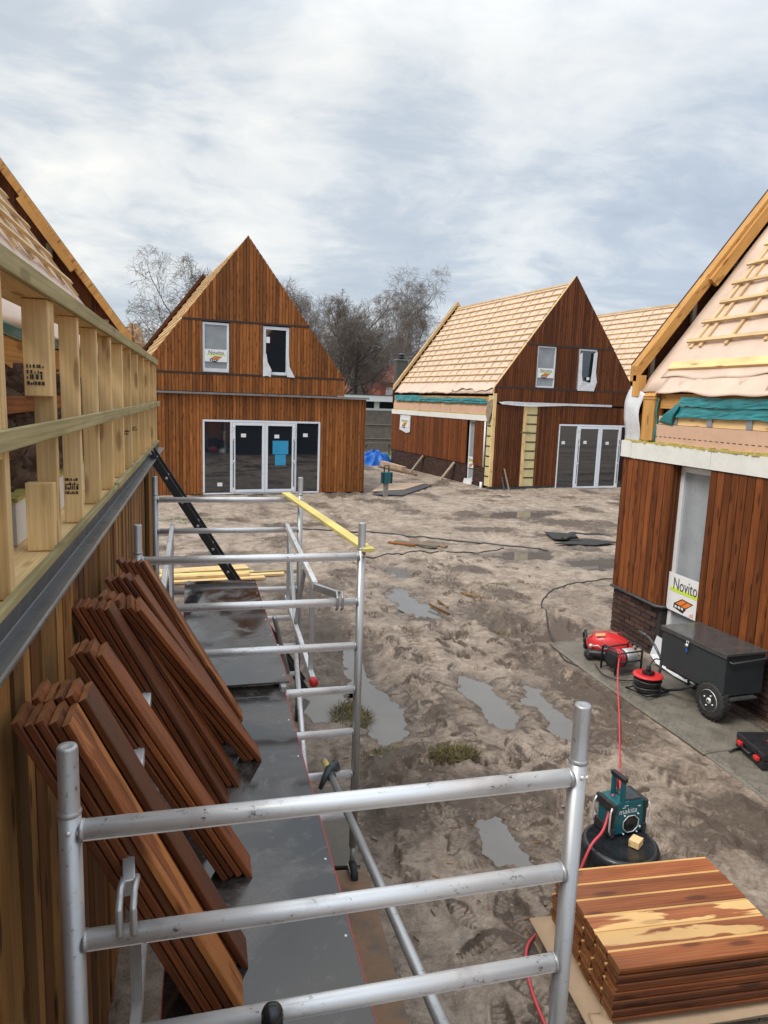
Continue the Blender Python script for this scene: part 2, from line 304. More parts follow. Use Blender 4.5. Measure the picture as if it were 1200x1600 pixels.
# ---------------------------------------------------------------- mesh builder
class MB:
    def __init__(s, seed=None):
        s.v = []; s.f = []; s.mi = []; s.g = []; s.r = []; s.sm = []
    def add(s, vs, fs, gs, mi=0, rnd=None, smooth=False, shift=True):
        o = len(s.v); rnd = rng.random() if rnd is None else rnd
        off = (rng.uniform(-50, 50), rng.uniform(-50, 50), rng.uniform(-50, 50)) if shift else (0, 0, 0)
        s.v += [tuple(v) for v in vs]
        s.g += [(g[0] + off[0], g[1] + off[1], g[2] + off[2]) for g in gs]
        for f in fs:
            s.f.append(tuple(i + o for i in f)); s.mi.append(mi); s.r.append(rnd); s.sm.append(smooth)
    def obb(s, c, ax, ay, az, hx, hy, hz, mi=0, rnd=None):
        c = V(c); ax, ay, az = V(ax), V(ay), V(az); vs = []; gs = []
        for i in (-1, 1):
            for j in (-1, 1):
                for k in (-1, 1):
                    vs.append(c + ax * hx * i + ay * hy * j + az * hz * k); gs.append((hx * i, hy * j, hz * k))
        s.add(vs, [(0, 1, 3, 2), (4, 6, 7, 5), (0, 4, 5, 1), (2, 3, 7, 6), (0, 2, 6, 4), (1, 5, 7, 3)], gs, mi, rnd)
    def beam(s, p, q, w, h, up=(0, 0, 1), mi=0, rnd=None):
        p, q = V(p), V(q); a = q - p; L = a.length; a.normalize()
        sd = a.cross(V(up))
        if sd.length < 1e-5: sd = a.cross(V((1, 0, 0)))
        sd.normalize(); u = sd.cross(a)
        s.obb((p + q) / 2, a, sd, u, L / 2, w / 2, h / 2, mi, rnd)
    def box(s, lo, hi, mi=0, rnd=None):
        lo, hi = V(lo), V(hi); d = hi - lo; c = (lo + hi) / 2
        ax = [V((1, 0, 0)), V((0, 1, 0)), V((0, 0, 1))]; o = sorted(range(3), key=lambda i: -d[i])
        s.obb(c, ax[o[0]], ax[o[1]], ax[o[2]], d[o[0]] / 2, d[o[1]] / 2, d[o[2]] / 2, mi, rnd)
    def prism(s, poly, o, ux, uy, dv, mi=0, rnd=None, gy=True):
        o, ux, uy, dv = V(o), V(ux), V(uy), V(dv); n = len(poly); vs = []; gs = []
        for k in (0, 1):
            for x, y in poly:
                vs.append(o + ux * x + uy * y + dv * k)
                gs.append((y, x, k * dv.length) if gy else (x, y, k * dv.length))
        fs = [tuple(range(n)), tuple(range(2 * n - 1, n - 1, -1))]
        for i in range(n):
            j = (i + 1) % n; fs.append((i, i + n, j + n, j))
        s.add(vs, fs, gs, mi, rnd)
    def quad(s, a, b, c, d, mi=0, rnd=None):
        a, b, c, d = V(a), V(b), V(c), V(d); L = (b - a).length; H = (d - a).length
        s.add([a, b, c, d], [(0, 1, 2, 3)], [(0, 0, 0), (L, 0, 0), (L, H, 0), (0, H, 0)], mi, rnd)
    def tube(s, pts, r, n=8, mi=0, cap=True, rnd=None, closed=False):
        pts = [V(p) for p in pts]; rs = r if isinstance(r, (list, tuple)) else [r] * len(pts)
        vs = []; gs = []; fs = []; L = 0; prev = None; m = len(pts)
        for i, p in enumerate(pts):
            if closed: t = pts[(i + 1) % m] - pts[i - 1]
            else: t = pts[min(i + 1, m - 1)] - pts[max(i - 1, 0)]
            if t.length < 1e-9: t = V((0, 0, 1))
            t.normalize()
            if prev is None:
                a = t.cross(V((0, 0, 1)) if abs(t.z) < .9 else V((1, 0, 0))); a.normalize()
            else:
                a = prev - t * prev.dot(t)
                if a.length < 1e-6: a = t.cross(V((.3, .5, .8)))
                a.normalize()
            prev = a; b = t.cross(a)
            if i: L += (p - pts[i - 1]).length
            for k in range(n):
                an = 2 * math.pi * k / n
                vs.append(p + (a * math.cos(an) + b * math.sin(an)) * rs[i]); gs.append((L, rs[i] * math.cos(an), rs[i] * math.sin(an)))
        for i in range(m if closed else m - 1):
            i2 = (i + 1) % m
            for k in range(n):
                k2 = (k + 1) % n; fs.append((i * n + k, i * n + k2, i2 * n + k2, i2 * n + k))
        if cap and not closed:
            fs.append(tuple(range(n - 1, -1, -1))); fs.append(tuple((m - 1) * n + k for k in range(n)))
        s.add(vs, fs, gs, mi, rnd, smooth=True)
    def lathe(s, prof, c, axis=(0, 0, 1), n=24, mi=0, rnd=None, smooth=True, cap=True):
        ax = V(axis).normalized(); a = ax.cross(V((0, 0, 1)) if abs(ax.z) < .9 else V((1, 0, 0))).normalized(); b = ax.cross(a); c = V(c)
        vs = []; gs = []; fs = []
        for r, z in prof:
            for k in range(n):
                an = 2 * math.pi * k / n; vs.append(c + ax * z + (a * math.cos(an) + b * math.sin(an)) * r); gs.append((z, r * math.cos(an), r * math.sin(an)))
        for i in range(len(prof) - 1):
            for k in range(n):
                k2 = (k + 1) % n; fs.append((i * n + k, i * n + k2, (i + 1) * n + k2, (i + 1) * n + k))
        if cap:
            fs.append(tuple(range(n - 1, -1, -1))); fs.append(tuple((len(prof) - 1) * n + k for k in range(n)))
        s.add(vs, fs, gs, mi, rnd, smooth)
    def mesh(s, name, mats):
        me = bpy.data.meshes.new(name); me.from_pydata(s.v, [], s.f)
        for m in (mats if isinstance(mats, (list, tuple)) else [mats]): me.materials.append(m)
        me.polygons.foreach_set('material_index', s.mi); me.polygons.foreach_set('use_smooth', s.sm)
        a = me.attributes.new('grain', 'FLOAT_VECTOR', 'POINT'); a.data.foreach_set('vector', np.array(s.g, dtype=np.float32).ravel())
        a = me.attributes.new('rnd', 'FLOAT', 'FACE'); a.data.foreach_set('value', np.array(s.r, dtype=np.float32))
        me.update(); return me
    def build(s, name, mats, parent=None, kind=None, bevel=0., label=None, recalc=True):
        o = bpy.data.objects.new(name, s.mesh(name, mats)); col.objects.link(o)
        if parent: o.parent = parent
        if kind: o['kind'] = kind
        if label: o['label'] = label
        if bevel:
            b = o.modifiers.new('bevel', 'BEVEL'); b.width = bevel; b.segments = 2; b.limit_method = 'ANGLE'; b.angle_limit = R(50)
        return o
def tag(o, label, cat, group=None, kind=None):
    o['label'] = label; o['category'] = cat
    if group: o['group'] = group
    if kind: o['kind'] = kind
    return o
def empty(name, loc=(0, 0, 0), rz=0., label=None, cat=None, group=None):
    o = bpy.data.objects.new(name, None); col.objects.link(o); o.location = loc; o.rotation_euler = (0, 0, rz); o.empty_display_size = .2
    if label: tag(o, label, cat, group)
    return o
def inst(src, name, parent=None, loc=None):
    o = bpy.data.objects.new(name, src.data if hasattr(src, 'data') else src); col.objects.link(o)
    if parent: o.parent = parent
    if loc is not None: o.location = loc
    return o
def text_geo(body, size, shear=0.):
    cu = bpy.data.curves.new('t', 'FONT'); cu.body = body; cu.size = size; cu.shear = shear; cu.resolution_u = 3
    ob = bpy.data.objects.new('t', cu); col.objects.link(ob); bpy.context.view_layer.update()
    me = bpy.data.meshes.new_from_object(ob.evaluated_get(bpy.context.evaluated_depsgraph_get()))
    vs = [(v.co.x, v.co.y) for v in me.vertices]; fs = [tuple(p.vertices) for p in me.polygons]
    bpy.data.objects.remove(ob); bpy.data.curves.remove(cu); bpy.data.meshes.remove(me)
    return vs, fs
def add_text(mb, body, o, U, Vv, size, width=None, shear=0., mi=0, bold=0.):
    vs, fs = text_geo(body, size, shear); o, U, Vv = V(o), V(U), V(Vv)
    wd = max(x for x, y in vs); k = (width / wd) if width else 1.
    mb.add([o + U * x * k + Vv * y for x, y in vs], fs, [(x, y, 0) for x, y in vs], mi)

# ---------------------------------------------------------------- ground
def vnoise(x, y, seed):
    g = np.random.RandomState(seed).rand(256, 256)
    xi = np.floor(x).astype(int); yi = np.floor(y).astype(int); fx = x - xi; fy = y - yi
    fx = fx * fx * (3 - 2 * fx); fy = fy * fy * (3 - 2 * fy)
    a = g[xi % 256, yi % 256]; b = g[(xi + 1) % 256, yi % 256]; c = g[xi % 256, (yi + 1) % 256]; d = g[(xi + 1) % 256, (yi + 1) % 256]
    return (a * (1 - fx) + b * fx) * (1 - fy) + (c * (1 - fx) + d * fx) * fy - .5
def sstep(a, b, x):
    t = np.clip((x - a) / (b - a), 0, 1); return t * t * (3 - 2 * t)
PUD = [
 ('wide grey puddle in the middle of the muddy yard', [(2.84, 7.11), (2.97, 7.02), (3.04, 6.68), (3.01, 6.21), (2.89, 5.87), (2.74, 5.9), (2.72, 6.26), (2.73, 6.65)], 0),
 ('long wet puddle beside the churned mud left of the grip mats', [(3.43, 6.83), (3.53, 6.69), (3.49, 6.28), (3.54, 6.19), (3.48, 5.83), (3.34, 5.46), (3.26, 5.6), (3.3, 6.08), (3.28, 6.4)], 0),
 ('narrow puddle just right of the middle scaffold frame top', [(2.96, 11.07), (3.2, 10.92), (3.27, 10.26), (3.26, 9.36), (2.98, 9.46), (2.87, 10.13)], 0),
 ('large puddle running behind the right post of the middle scaffold frame', [(1.78, 8.62), (1.94, 8.6), (1.81, 7.45), (1.92, 7.16), (1.99, 6.57), (1.83, 6.1), (1.62, 5.95), (1.54, 6.16), (1.57, 6.88), (1.61, 7.57)], -.12),
 ('small puddle seen through the front scaffold frame', [(2.01, 4.45), (2.09, 4.45), (2.12, 4.23), (2.11, 3.95), (1.97, 4.01), (1.93, 4.2)], 0),
 ('brown reflecting puddle at the end of the black cable', [(5.52, 13.11), (6.26, 13.41), (7.17, 13.46), (6.81, 12.7), (5.9, 12.62)], 0),
 ('dark puddle beside the brick corner of the right house', [(6.93, 12.46), (7.63, 12.68), (8.07, 12.64), (8.45, 12.14), (7.53, 11.8), (6.81, 11.98)], 0),
 ('thin far puddle in front of the double doors', [(7.2, 18.02), (8.72, 18.86), (9.96, 18.48), (8.93, 17.63), (7.81, 17.68)], 0),
 ('tiny pale puddle right of the yellow plank', [(3.32, 12.15), (3.63, 12.02), (3.41, 11.66), (3.22, 11.82)], 0),
 ('shallow puddle under the rungs behind the far scaffold wheel', [(1.04, 7.31), (1.51, 7.26), (1.39, 6.63), (1.05, 6.63)], -.12),
]
def poly_sd(x, y, P):
    d = np.full(x.shape, 1e9); ins = np.zeros(x.shape, bool); n = len(P)
    for i in range(n):
        ax, ay = P[i]; bx, by = P[(i + 1) % n]; ex, ey = bx - ax, by - ay
        t = np.clip(((x - ax) * ex + (y - ay) * ey) / (ex * ex + ey * ey), 0, 1)
        d = np.minimum(d, np.hypot(x - ax - t * ex, y - ay - t * ey))
        cr = ((ay > y) != (by > y)) & (x < (bx - ax) * (y - ay) / ((by - ay) if by != ay else 1e-9) + ax); ins ^= cr
    return np.where(ins, -d, d)
_fr = np.random.RandomState(5)
FOOT = []
for k in range(420):
    yy = 2.6 + 11 * _fr.rand() ** 1.4; xx = 1.3 + (yy * .42 - .0) * _fr.rand() * .9 + _fr.rand() * .6
    FOOT.append((xx, yy, _fr.rand() * 6.28))
def ground_h(x, y, detail=True):
    x = np.asarray(x, float); y = np.asarray(y, float)
    fade = sstep(45, 25, np.hypot(x - 3, y - 5))
    h = .05 * vnoise(x / 1.9, y / 1.9, 1) + .03 * vnoise(x / .7, y / .7, 2) + .014 * vnoise(x / .26, y / .26, 3) + .016 * vnoise(x / .10, y / .10, 4) - .05 * np.maximum(0, .12 - np.abs(vnoise(x / .45 + 5, y / .45, 14))) / .12 * sstep(-.1, .3, vnoise(x / 1.1, y / 1.1 + 4, 15))
    ch = .75 * sstep(.55, .85, vnoise(x / .8 + 9, y / .8, 11) + .5)
    ch = np.maximum(ch, np.exp(-(((x - 4.0) / .45) ** 2 + ((y - 6.6) / 1.2) ** 2)))
    ch = np.maximum(ch, np.exp(-(((x - 1.5) / .5) ** 2 + ((y - 8.6) / 1.3) ** 2)))
    rid = (.5 - np.abs(vnoise(x / .22 + 3, y / .22 + 7, 5))) * 2 - .5
    h = h + ch * (.085 * rid + .05 * vnoise(x / .07, y / .07, 6))
    # wheel ruts
    for (x0, k, amp) in ((2.35, .085, .035), (3.75, .07, .03)):
        dd = x - (x0 + k * (y - 4) + .12 * np.sin(y * .6)); tm = np.exp(-(dd / .12) ** 4) * sstep(.3, .6, vnoise(x / 1.1, y / 1.1 + 31, 17) + .55); tr_ = np.sin((y + np.abs(dd) * 1.1) * 52) * tm; h = h + .011 * tr_; ch = np.maximum(ch, tm * (.22 - .38 * tr_)); h = h - amp * np.exp(-(dd / .13) ** 2) + amp * .5 * np.exp(-((np.abs(dd) - .26) / .09) ** 2)
    # heap and pit by the brick corner
    h = h + .16 * np.exp(-(((x - 5.0) / .45) ** 2 + ((y - 8.9) / .4) ** 2)) - .10 * np.exp(-(((x - 4.55) / .32) ** 2 + ((y - 8.35) / .3) ** 2))
    h = h * fade
    h = h - .15 * sstep(1.7, .6, x) * sstep(9.5, 7.5, y) * sstep(-4, 0, y) * sstep(-8, -4, x)
    if detail:
        for fx, fy, fa in FOOT:
            m = (np.abs(x - fx) < .25) & (np.abs(y - fy) < .25)
            if not m.any(): continue
            dx, dy = x[m] - fx, y[m] - fy; u = dx * math.cos(fa) + dy * math.sin(fa); v_ = -dx * math.sin(fa) + dy * math.cos(fa)
            e_ = np.sqrt((u / .14) ** 2 + (v_ / .052) ** 2)
            h[m] += (-.030 - .006 * np.sin(u * 190)) * sstep(1.08, .92, e_) + .018 * np.exp(-((e_ - 1.25) / .2) ** 2); ch[m] = np.maximum(ch[m] * (1 - .6 * sstep(1.3, 1.0, e_)), (.30 + .30 * np.sin(u * 190)) * sstep(1.0, .9, e_) + 1.25 * np.exp(-((e_ - 1.0) / .16) ** 2) * sstep(-.2, .7, u / .14 * math.cos(fa * 3) + v_ / .052 * math.sin(fa * 3)))  # dark mud inside each print; crescent shade painted on one side of its rim
    for (a0, b0, a1, b1) in ((4.25, 2.9, 5.5, 8.05), (1.65, 2.35, 3.2, 3.45), (2.1, 3.2, 2.8, 3.75), (.3, 2.4, 1.2, 5.4), (-1, 11.3, 1.9, 12.6)):
        dd = np.maximum(np.maximum(a0 - x, x - a1), np.maximum(b0 - y, y - b1)); h = h * (1 - .9 * sstep(.14, 0., dd)) - (.10 if a0 < 1 and b0 < 3 else 0.) * sstep(.14, 0., dd)
    wet = np.zeros(x.shape); inside = np.zeros(x.shape, bool); jit = .07 * vnoise(x / .23, y / .23, 8) * 2 + .045 * vnoise(x / .09, y / .09, 9) * 2 + .03 * vnoise(x / .045, y / .045, 19) * 2
    for nm, P, z0 in PUD:
        cx_ = sum(p[0] for p in P) / len(P); cy_ = sum(p[1] for p in P) / len(P)
        m = (np.abs(x - cx_) < 3.2) & (np.abs(y - cy_) < 3.2)
        if not m.any(): continue
        sd_ = poly_sd(x[m], y[m], P) - .03 + jit[m] * (1. if cy_ < 10 else 2.0)
        wl = z0 - .02
        tgt = wl + np.clip(sd_ * .30, -.05, .03); wgt = np.where(inside[m], 0, sstep(.42, .12, sd_))
        h[m] = h[m] * (1 - wgt) + tgt * wgt
        far_ = (sd_ > .02) & (sd_ < .6) & ~inside[m]
        inside[m] |= sd_ < .05
        hm = h[m]; hm[far_] = np.maximum(hm[far_], wl + .004); h[m] = hm
        wet[m] = np.maximum(wet[m], np.exp(-np.maximum(sd_, 0) / .12))
    return h, wet, ch
def hz(x, y):
    a, b, c = ground_h(np.array([x]), np.array([y])); return float(a[0])

def axis(fine, lo, hi):
    return np.array(lo + list(fine) + hi)
fx_ = []
x = -1.0
while x < 13.5:
    fx_.append(x); x += .013 if 1.1 < x < 4.4 else (.026 if x < 5.5 else .05)
fy_ = []
y = 1.2
while y < 34: fy_.append(y); y += .013 + .0040 * max(0, y - 3.5)
X = axis(fx_, [-3000, -800, -250, -100, -50, -28, -16, -10, -6.5, -4.2, -3, -2.2, -1.5], [14.2, 15.5, 18, 22, 28, 38, 55, 100, 250, 800, 3000])
Y = axis(fy_, [-3000, -800, -250, -100, -45, -22, -11, -5, -2, -.5, .4], [35, 36.5, 39, 44, 52, 65, 90, 150, 300, 800, 2000, 4500])
gx, gy = np.meshgrid(X, Y); H, WET, CH = ground_h(gx.ravel(), gy.ravel())
co = np.stack([gx.ravel(), gy.ravel(), H], 1)
nx_, ny_ = len(X), len(Y); ii = np.arange(nx_ * ny_).reshape(ny_, nx_)
quads = np.stack([ii[:-1, :-1], ii[:-1, 1:], ii[1:, 1:], ii[1:, :-1]], -1).reshape(-1, 4)
me = bpy.data.meshes.new('ground'); me.vertices.add(len(co)); me.vertices.foreach_set('co', co.ravel().astype(np.float32))
me.loops.add(quads.size); me.loops.foreach_set('vertex_index', quads.ravel().astype(np.int32))
me.polygons.add(len(quads)); me.polygons.foreach_set('loop_start', (np.arange(len(quads)) * 4).astype(np.int32))
me.update(calc_edges=True); me.validate()
me.polygons.foreach_set('use_smooth', np.ones(len(quads), bool))
a = me.attributes.new('mud', 'FLOAT', 'POINT')  # holds real dark mud and the painted shade of footprint rims
MUD_SHADE = np.clip(CH * .80 + .30 * vnoise(co[:, 0] / .5, co[:, 1] / .6, 21), 0, 1)
MUD_SHADE = np.maximum(MUD_SHADE, .55 * np.exp(-(((co[:, 0] - 4.15) / .3) ** 2 + ((co[:, 1] - 9.3) / .45) ** 4)))
MUD_SHADE = np.maximum(MUD_SHADE, .8 * np.exp(-(((co[:, 0] - 4.7) / .5) ** 2 + ((co[:, 1] - 8.4) / .4) ** 2)))
a.data.foreach_set('value', MUD_SHADE.astype(np.float32))
a = me.attributes.new('wet', 'FLOAT', 'POINT'); a.data.foreach_set('value', WET.astype(np.float32))
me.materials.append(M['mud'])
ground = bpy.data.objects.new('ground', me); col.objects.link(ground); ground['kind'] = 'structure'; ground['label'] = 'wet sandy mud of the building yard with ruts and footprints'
for nm, P, z0 in PUD:
    cx_ = sum(p[0] for p in P) / len(P); cy_ = sum(p[1] for p in P) / len(P); mb = MB(); vs = []
    for px_, py_ in P:
        d = math.hypot(px_ - cx_, py_ - cy_); k = (d + .16) / d; vs.append((cx_ + (px_ - cx_) * k, cy_ + (py_ - cy_) * k, z0 - .02))
    mb.add(vs + [(cx_, cy_, z0 - .02)], [(i, (i + 1) % len(P), len(P)) for i in range(len(P))], [(0, 0, 0)] * (len(P) + 1))
    o = mb.build('puddle', M['water'], kind='structure'); o['label'] = nm

# ---------------------------------------------------------------- houses
HW, HD, SL, APEX, MOFF = 6.2, 9.2, 1.30, 7.66, .40
def G(s): return APEX - SL * abs(s - 3.1)
def Mz(s): return G(s) - MOFF
def sheet(name, fn, nu, nv, mat, parent=None, smooth=True, kind=None, thick=0.):
    mb = MB(); vs = []; fs = []
    for i in range(nu + 1):
        for j in range(nv + 1): vs.append(fn(i / nu, j / nv))
    for i in range(nu):
        for j in range(nv):
            a = i * (nv + 1) + j; fs.append((a, a + 1, a + nv + 2, a + nv + 1))
    mb.add(vs, fs, [(v[0], v[1], v[2]) for v in vs], 0, None, smooth)
    o = mb.build(name, mat, parent, kind)
    if thick:
        md = o.modifiers.new('solid', 'SOLIDIFY'); md.thickness = thick
    return o
def board_cols(s0, s1, pitch, cuts):
    e = []; x = s0
    while x < s1 - .015: e.append((x, min(x + pitch, s1))); x += pitch
    out = []
    for bi, (a, b) in enumerate(e):
        br = [a] + sorted(c for c in cuts if a + .004 < c < b - .004) + [b]
        for i in range(len(br) - 1): out.append((br[i] + (.006 if i == 0 else 0), br[i + 1] - (.006 if i == len(br) - 2 else 0), bi))
    return out
def boards(mb, cols, zlo, zhi, opens, o, ux, dv, one=None, jag=0., wob=.002):
    """vertical boards in the plane o + ux*x + z; opens = (x0,x1,z0,z1); one = list to receive one MB per board"""
    for a, b, bi in cols:
        c = (a + b) / 2; spans = [(zlo(c) if callable(zlo) else zlo, None)]
        z0 = spans[0][0]; segs = []; blk = sorted([(q[2], q[3]) for q in opens if q[0] < c < q[1]])
        cur = z0
        for p, q in blk:
            if p > cur: segs.append((cur, p, p))
            cur = max(cur, q)
        ta, tb = (zhi(a), zhi(b)) if callable(zhi) else (zhi, zhi)
        if min(ta, tb) > cur + .01 or max(ta, tb) > cur + .02: segs.append((cur, max(ta, cur + .002), max(tb, cur + .002)))
        rn = rng.random()
        for k, (p, qa, qb) in enumerate(segs):
            j = rng.uniform(-jag, jag) if k == 0 else 0
            tgt = mb
            if one is not None: tgt = MB(); one.append((tgt, c))
            tgt.prism([(a, p + j), (b, p + j), (b, qb), (a, qa)], V(o) + V(dv).normalized() * rng.uniform(-wob, wob), ux, (0, 0, 1), dv, rnd=rn)

def sticker(win, o, U, Wn, wd, zc, hgt, logo=True):
    """white printed film with the firm's name: o = lower left of the window"""
    o, U, Wn = V(o), V(U), V(Wn); Z = V((0, 0, 1))
    s = MB(); s.obb(o + U * wd / 2 + Z * zc + Wn * .012, U, Z, Wn, wd / 2, hgt / 2, .001)
    s.build('film_sticker', M['white'], win)
    t = MB(); b = o + Z * (zc + hgt * .09) + U * wd * .15 + Wn * .0152
    t.quad(b - U * wd * .07 - Z * hgt * .07, b + U * wd * .78 - Z * hgt * .07, b + U * wd * .78 + Z * hgt * .035, b - U * wd * .07 + Z * hgt * .035, 1)
    add_text(t, 'Novito', b + Wn * .002, U, Z, hgt * .46, wd * .70, mi=0)
    # orange roof with black outline over a small white house
    c = o + U * wd * .5 + Z * (zc - hgt * .24) + Wn * .0155; k = wd * .26
    def q(*p, mi, lift): t.add([c + U * a * k + Z * b_ * k + Wn * lift for a, b_ in p], [tuple(range(len(p)))], [(0, 0, 0)] * len(p), mi)
    q((-1.05, -.10), (-.18, .42), (1.08, .34), (.30, -.22), mi=2, lift=0.0)
    q((-1.05, -.10), (.30, -.22), (.30, -.30), (.0, -.62), (-1.1, -.42), mi=2, lift=0.0)
    q((-.84, -.07), (-.14, .34), (.34, .31), (-.28, -.12), mi=3, lift=.0012); q((-.18, -.13), (.44, .30), (.94, .27), (.28, -.16), mi=3, lift=.0012)
    for xx in (-.92, -.55, -.2): q((xx, -.36), (xx + .24, -.39), (xx + .24, -.22), (xx, -.20), mi=5, lift=.0012)
    if logo: add_text(t, '.nl', o + U * wd * .68 + Z * (zc - hgt * .47) + Wn * .016, U, Z, hgt * .17, None, mi=4)
    t.build('lettering', [M['ink'], M['lime'], M['ink_black'], M['orange'], M['redink'], M['white']], win)
def window(root, o, U, Wn, wd, ht, pane='glass', frame='pvc', bar=.065, depth=.05, name='window'):
    o, U, Wn = V(o), V(U), V(Wn); Z = V((0, 0, 1)); f = MB()
    for (a, b, c_, d_) in ((0, bar, 0, ht), (wd - bar, wd, 0, ht), (bar, wd - bar, 0, bar), (bar, wd - bar, ht - bar, ht)):
        f.obb(o + U * (a + b) / 2 + Z * (c_ + d_) / 2 - Wn * depth / 2, U, Z, Wn, (b - a) / 2, (d_ - c_) / 2, depth / 2)
    win = f.build(name, M[frame], root, bevel=.004)
    p = MB(); p.obb(o + U * wd / 2 + Z * ht / 2 - Wn * (depth - .012), U, Z, Wn, wd / 2 - bar, ht / 2 - bar, .006); p.build('pane', M[pane], win)
    return win
def french_doors(root, o, U, Wn, bounds, ht, tags=True, bluefilm=False):
    o, U, Wn = V(o), V(U), V(Wn); Z = V((0, 0, 1)); b = bounds; L = b[-1]
    f = MB(); d = .06
    f.obb(o + U * L / 2 + Z * (ht - .03), U, Z, Wn, L / 2, .03, d / 2); f.obb(o + U * L / 2 + Z * .02, U, Z, Wn, L / 2, .02, d / 2)
    for x in (b[0] + .025, b[1], b[3], b[4] - .025): f.obb(o + U * x + Z * ht / 2, U, Z, Wn, .027, ht / 2 - .06, d / 2)
    fr = f.build('door_frame', M['pvc'], root, bevel=.004)
    for i in (0, 3):
        p = MB(); p.obb(o + U * (b[i] + b[i + 1]) / 2 + Z * ht / 2 - Wn * .015, U, Z, Wn, (b[i + 1] - b[i]) / 2 - .025, ht / 2 - .05, .005); p.build('fixed_pane', M['glass'], fr)
    for i in (1, 2):
        g = MB(); a0, a1 = b[i] + (.035 if i == 1 else .004), b[i + 1] - (.035 if i == 2 else .004); bw = .085
        for (x0, x1, y0, y1) in ((a0, a0 + bw, .05, ht - .07), (a1 - bw, a1, .05, ht - .07), (a0 + bw, a1 - bw, .05, .05 + bw), (a0 + bw, a1 - bw, ht - .07 - bw, ht - .07)):
            g.obb(o + U * (x0 + x1) / 2 + Z * (y0 + y1) / 2 + Wn * .02, U, Z, Wn, (x1 - x0) / 2, (y1 - y0) / 2, .03)
        lf = g.build('door_leaf', M['pvc'], root, bevel=.004)
        p = MB(); p.obb(o + U * (a0 + a1) / 2 + Z * ht / 2 + Wn * .01, U, Z, Wn, (a1 - a0) / 2 - bw + .005, ht / 2 - .06 - bw, .005); p.build('pane', M['glass'], lf)
        hx = a0 + .03 if i == 1 else a1 - .03
        for zz in (.12, 1.02, 1.72, ht - .2):
            t = MB(); t.obb(o + U * hx + Z * zz + Wn * .055, U, Z, Wn, .05, .025, .006); t.obb(o + U * (hx - .03 if i == 1 else hx + .03) + Z * (zz - .04) + Wn * .055, U, Z, Wn, .018, .05, .006); t.build('corner_clip', M['white'], lf)
        t = MB(); sg = 1 if i == 1 else -1
        t.obb(o + U * (hx - sg * .004) + Z * (ht / 2 - .15) + Wn * .053, U, Z, Wn, .012, ht * .34, .003); t.build('seal_strip', M['black'], lf)
        if i == 2 and bluefilm:
            t = MB(); c = o + U * ((a0 + a1) / 2 + .02) + Z * 1.22 + Wn * .0175
            t.obb(c + Z * .22, U, Z, Wn, .25, .21, .001); t.obb(c - Z * .17, U, Z, Wn, .17, .168, .001); t.build('blue_film', M['bluefilm'], lf)
    if tags:
        for i, (fx, fz) in enumerate(((.6, .3) if bluefilm else (.3, 1.78), (.36, 1.8), (.38, 1.78), (.40, 1.83))):
            t = MB(); x = b[i] + (b[i + 1] - b[i]) * fx; t.obb(o + U * x + Z * fz + Wn * (.0185 if i in (1, 2) else -.008), U, Z, Wn, .075, .055, .0012); t.build('label_tag', M['white'], fr)
    return fr

def gable_house(origin, ang, sg, label, name, group):
    return empty(name, origin, ang, label, 'house', group)
def roof(root, sg=1, sides=('l', 'r'), t0=.55, n0=.14, n1=9.06, batt=True, rise=True, bat_n=None, core=True, cb_step=.6, jit=.06, t1=5.02, rows=None, both=False, mem='membrane'):
    P = lambda s, n, z: (sg * s, n, z); q = math.hypot(1, SL)
    if core:
        mb = MB(); pts = [(.2, -.15), (.2, Mz(.2) - .04), (3.1, Mz(3.1) - .04), (6.0, Mz(6.0) - .04), (6.0, -.15)]
        mb.prism(pts, (0, .12, 0), (sg, 0, 0), (0, 0, 1), (0, HD - .24, 0)); mb.build('core_wall', M['core'], root)
    for sd in sides:
        f = (lambda s: s) if sd == 'l' else (lambda s: HW - s)
        def fn(u, v, f=f):
            s = .02 + u * 3.08; n = n0 + v * (n1 - n0); k = .010 * math.sin(n * 5 + s * 3) * math.sin(s * 7 + n * 2.1) + .006 * math.sin(n * 13.1 + 2 * s)
            return P(f(s), n, Mz(s) + k * .8)
        m = sheet('roof_membrane', fn, 24, 72, M[mem], root, thick=.01)
        a = V((sg * (1 if sd == 'l' else -1), 0, SL)) / q; nn = V((-sg * SL * (1 if sd == 'l' else -1), 0, 1)) / q
        b0 = V(P(f(0), 0, Mz(0)))
        if not batt: continue
        bn0, bn1 = bat_n or (n0 + .01, n1 - .02)
        cbm = MB(); cbm.beam(a * 0, a * (t1 - t0 + .12), .045, .022, nn); cb_mesh = cbm.mesh('counter_batten', M['batten'])
        n = bn1 - .12
        while n > bn0 + .05:
            o = inst(cb_mesh, 'counter_batten', root, b0 + a * (t0 - .09 + rng.uniform(-.03, .03)) + V((0, n, 0)) + nn * .026); n -= cb_step
        ms = []
        for k in range(3):
            bm_ = MB(); bm_.beam((0, bn0 + .0, 0), (0, bn1 + rng.uniform(-jit, 0), 0), .048, .028, nn); ms.append(bm_.mesh('roof_batten', M['batten']))
        t = t0; k = 0
        while t < t1:
            o = inst(ms[k % 3], 'roof_batten', root, b0 + a * t + nn * .0515); o.rotation_euler = (0, 0, rng.uniform(-.0008, .0008)); t += .31; k += 1
    rb = MB(); rb.beam(P(3.1, n0 + .02, Mz(3.1) + .05), P(3.1, n1 - .02, Mz(3.1) + .05), .06, .05); rb.build('ridge_beam', M['batten'], root)
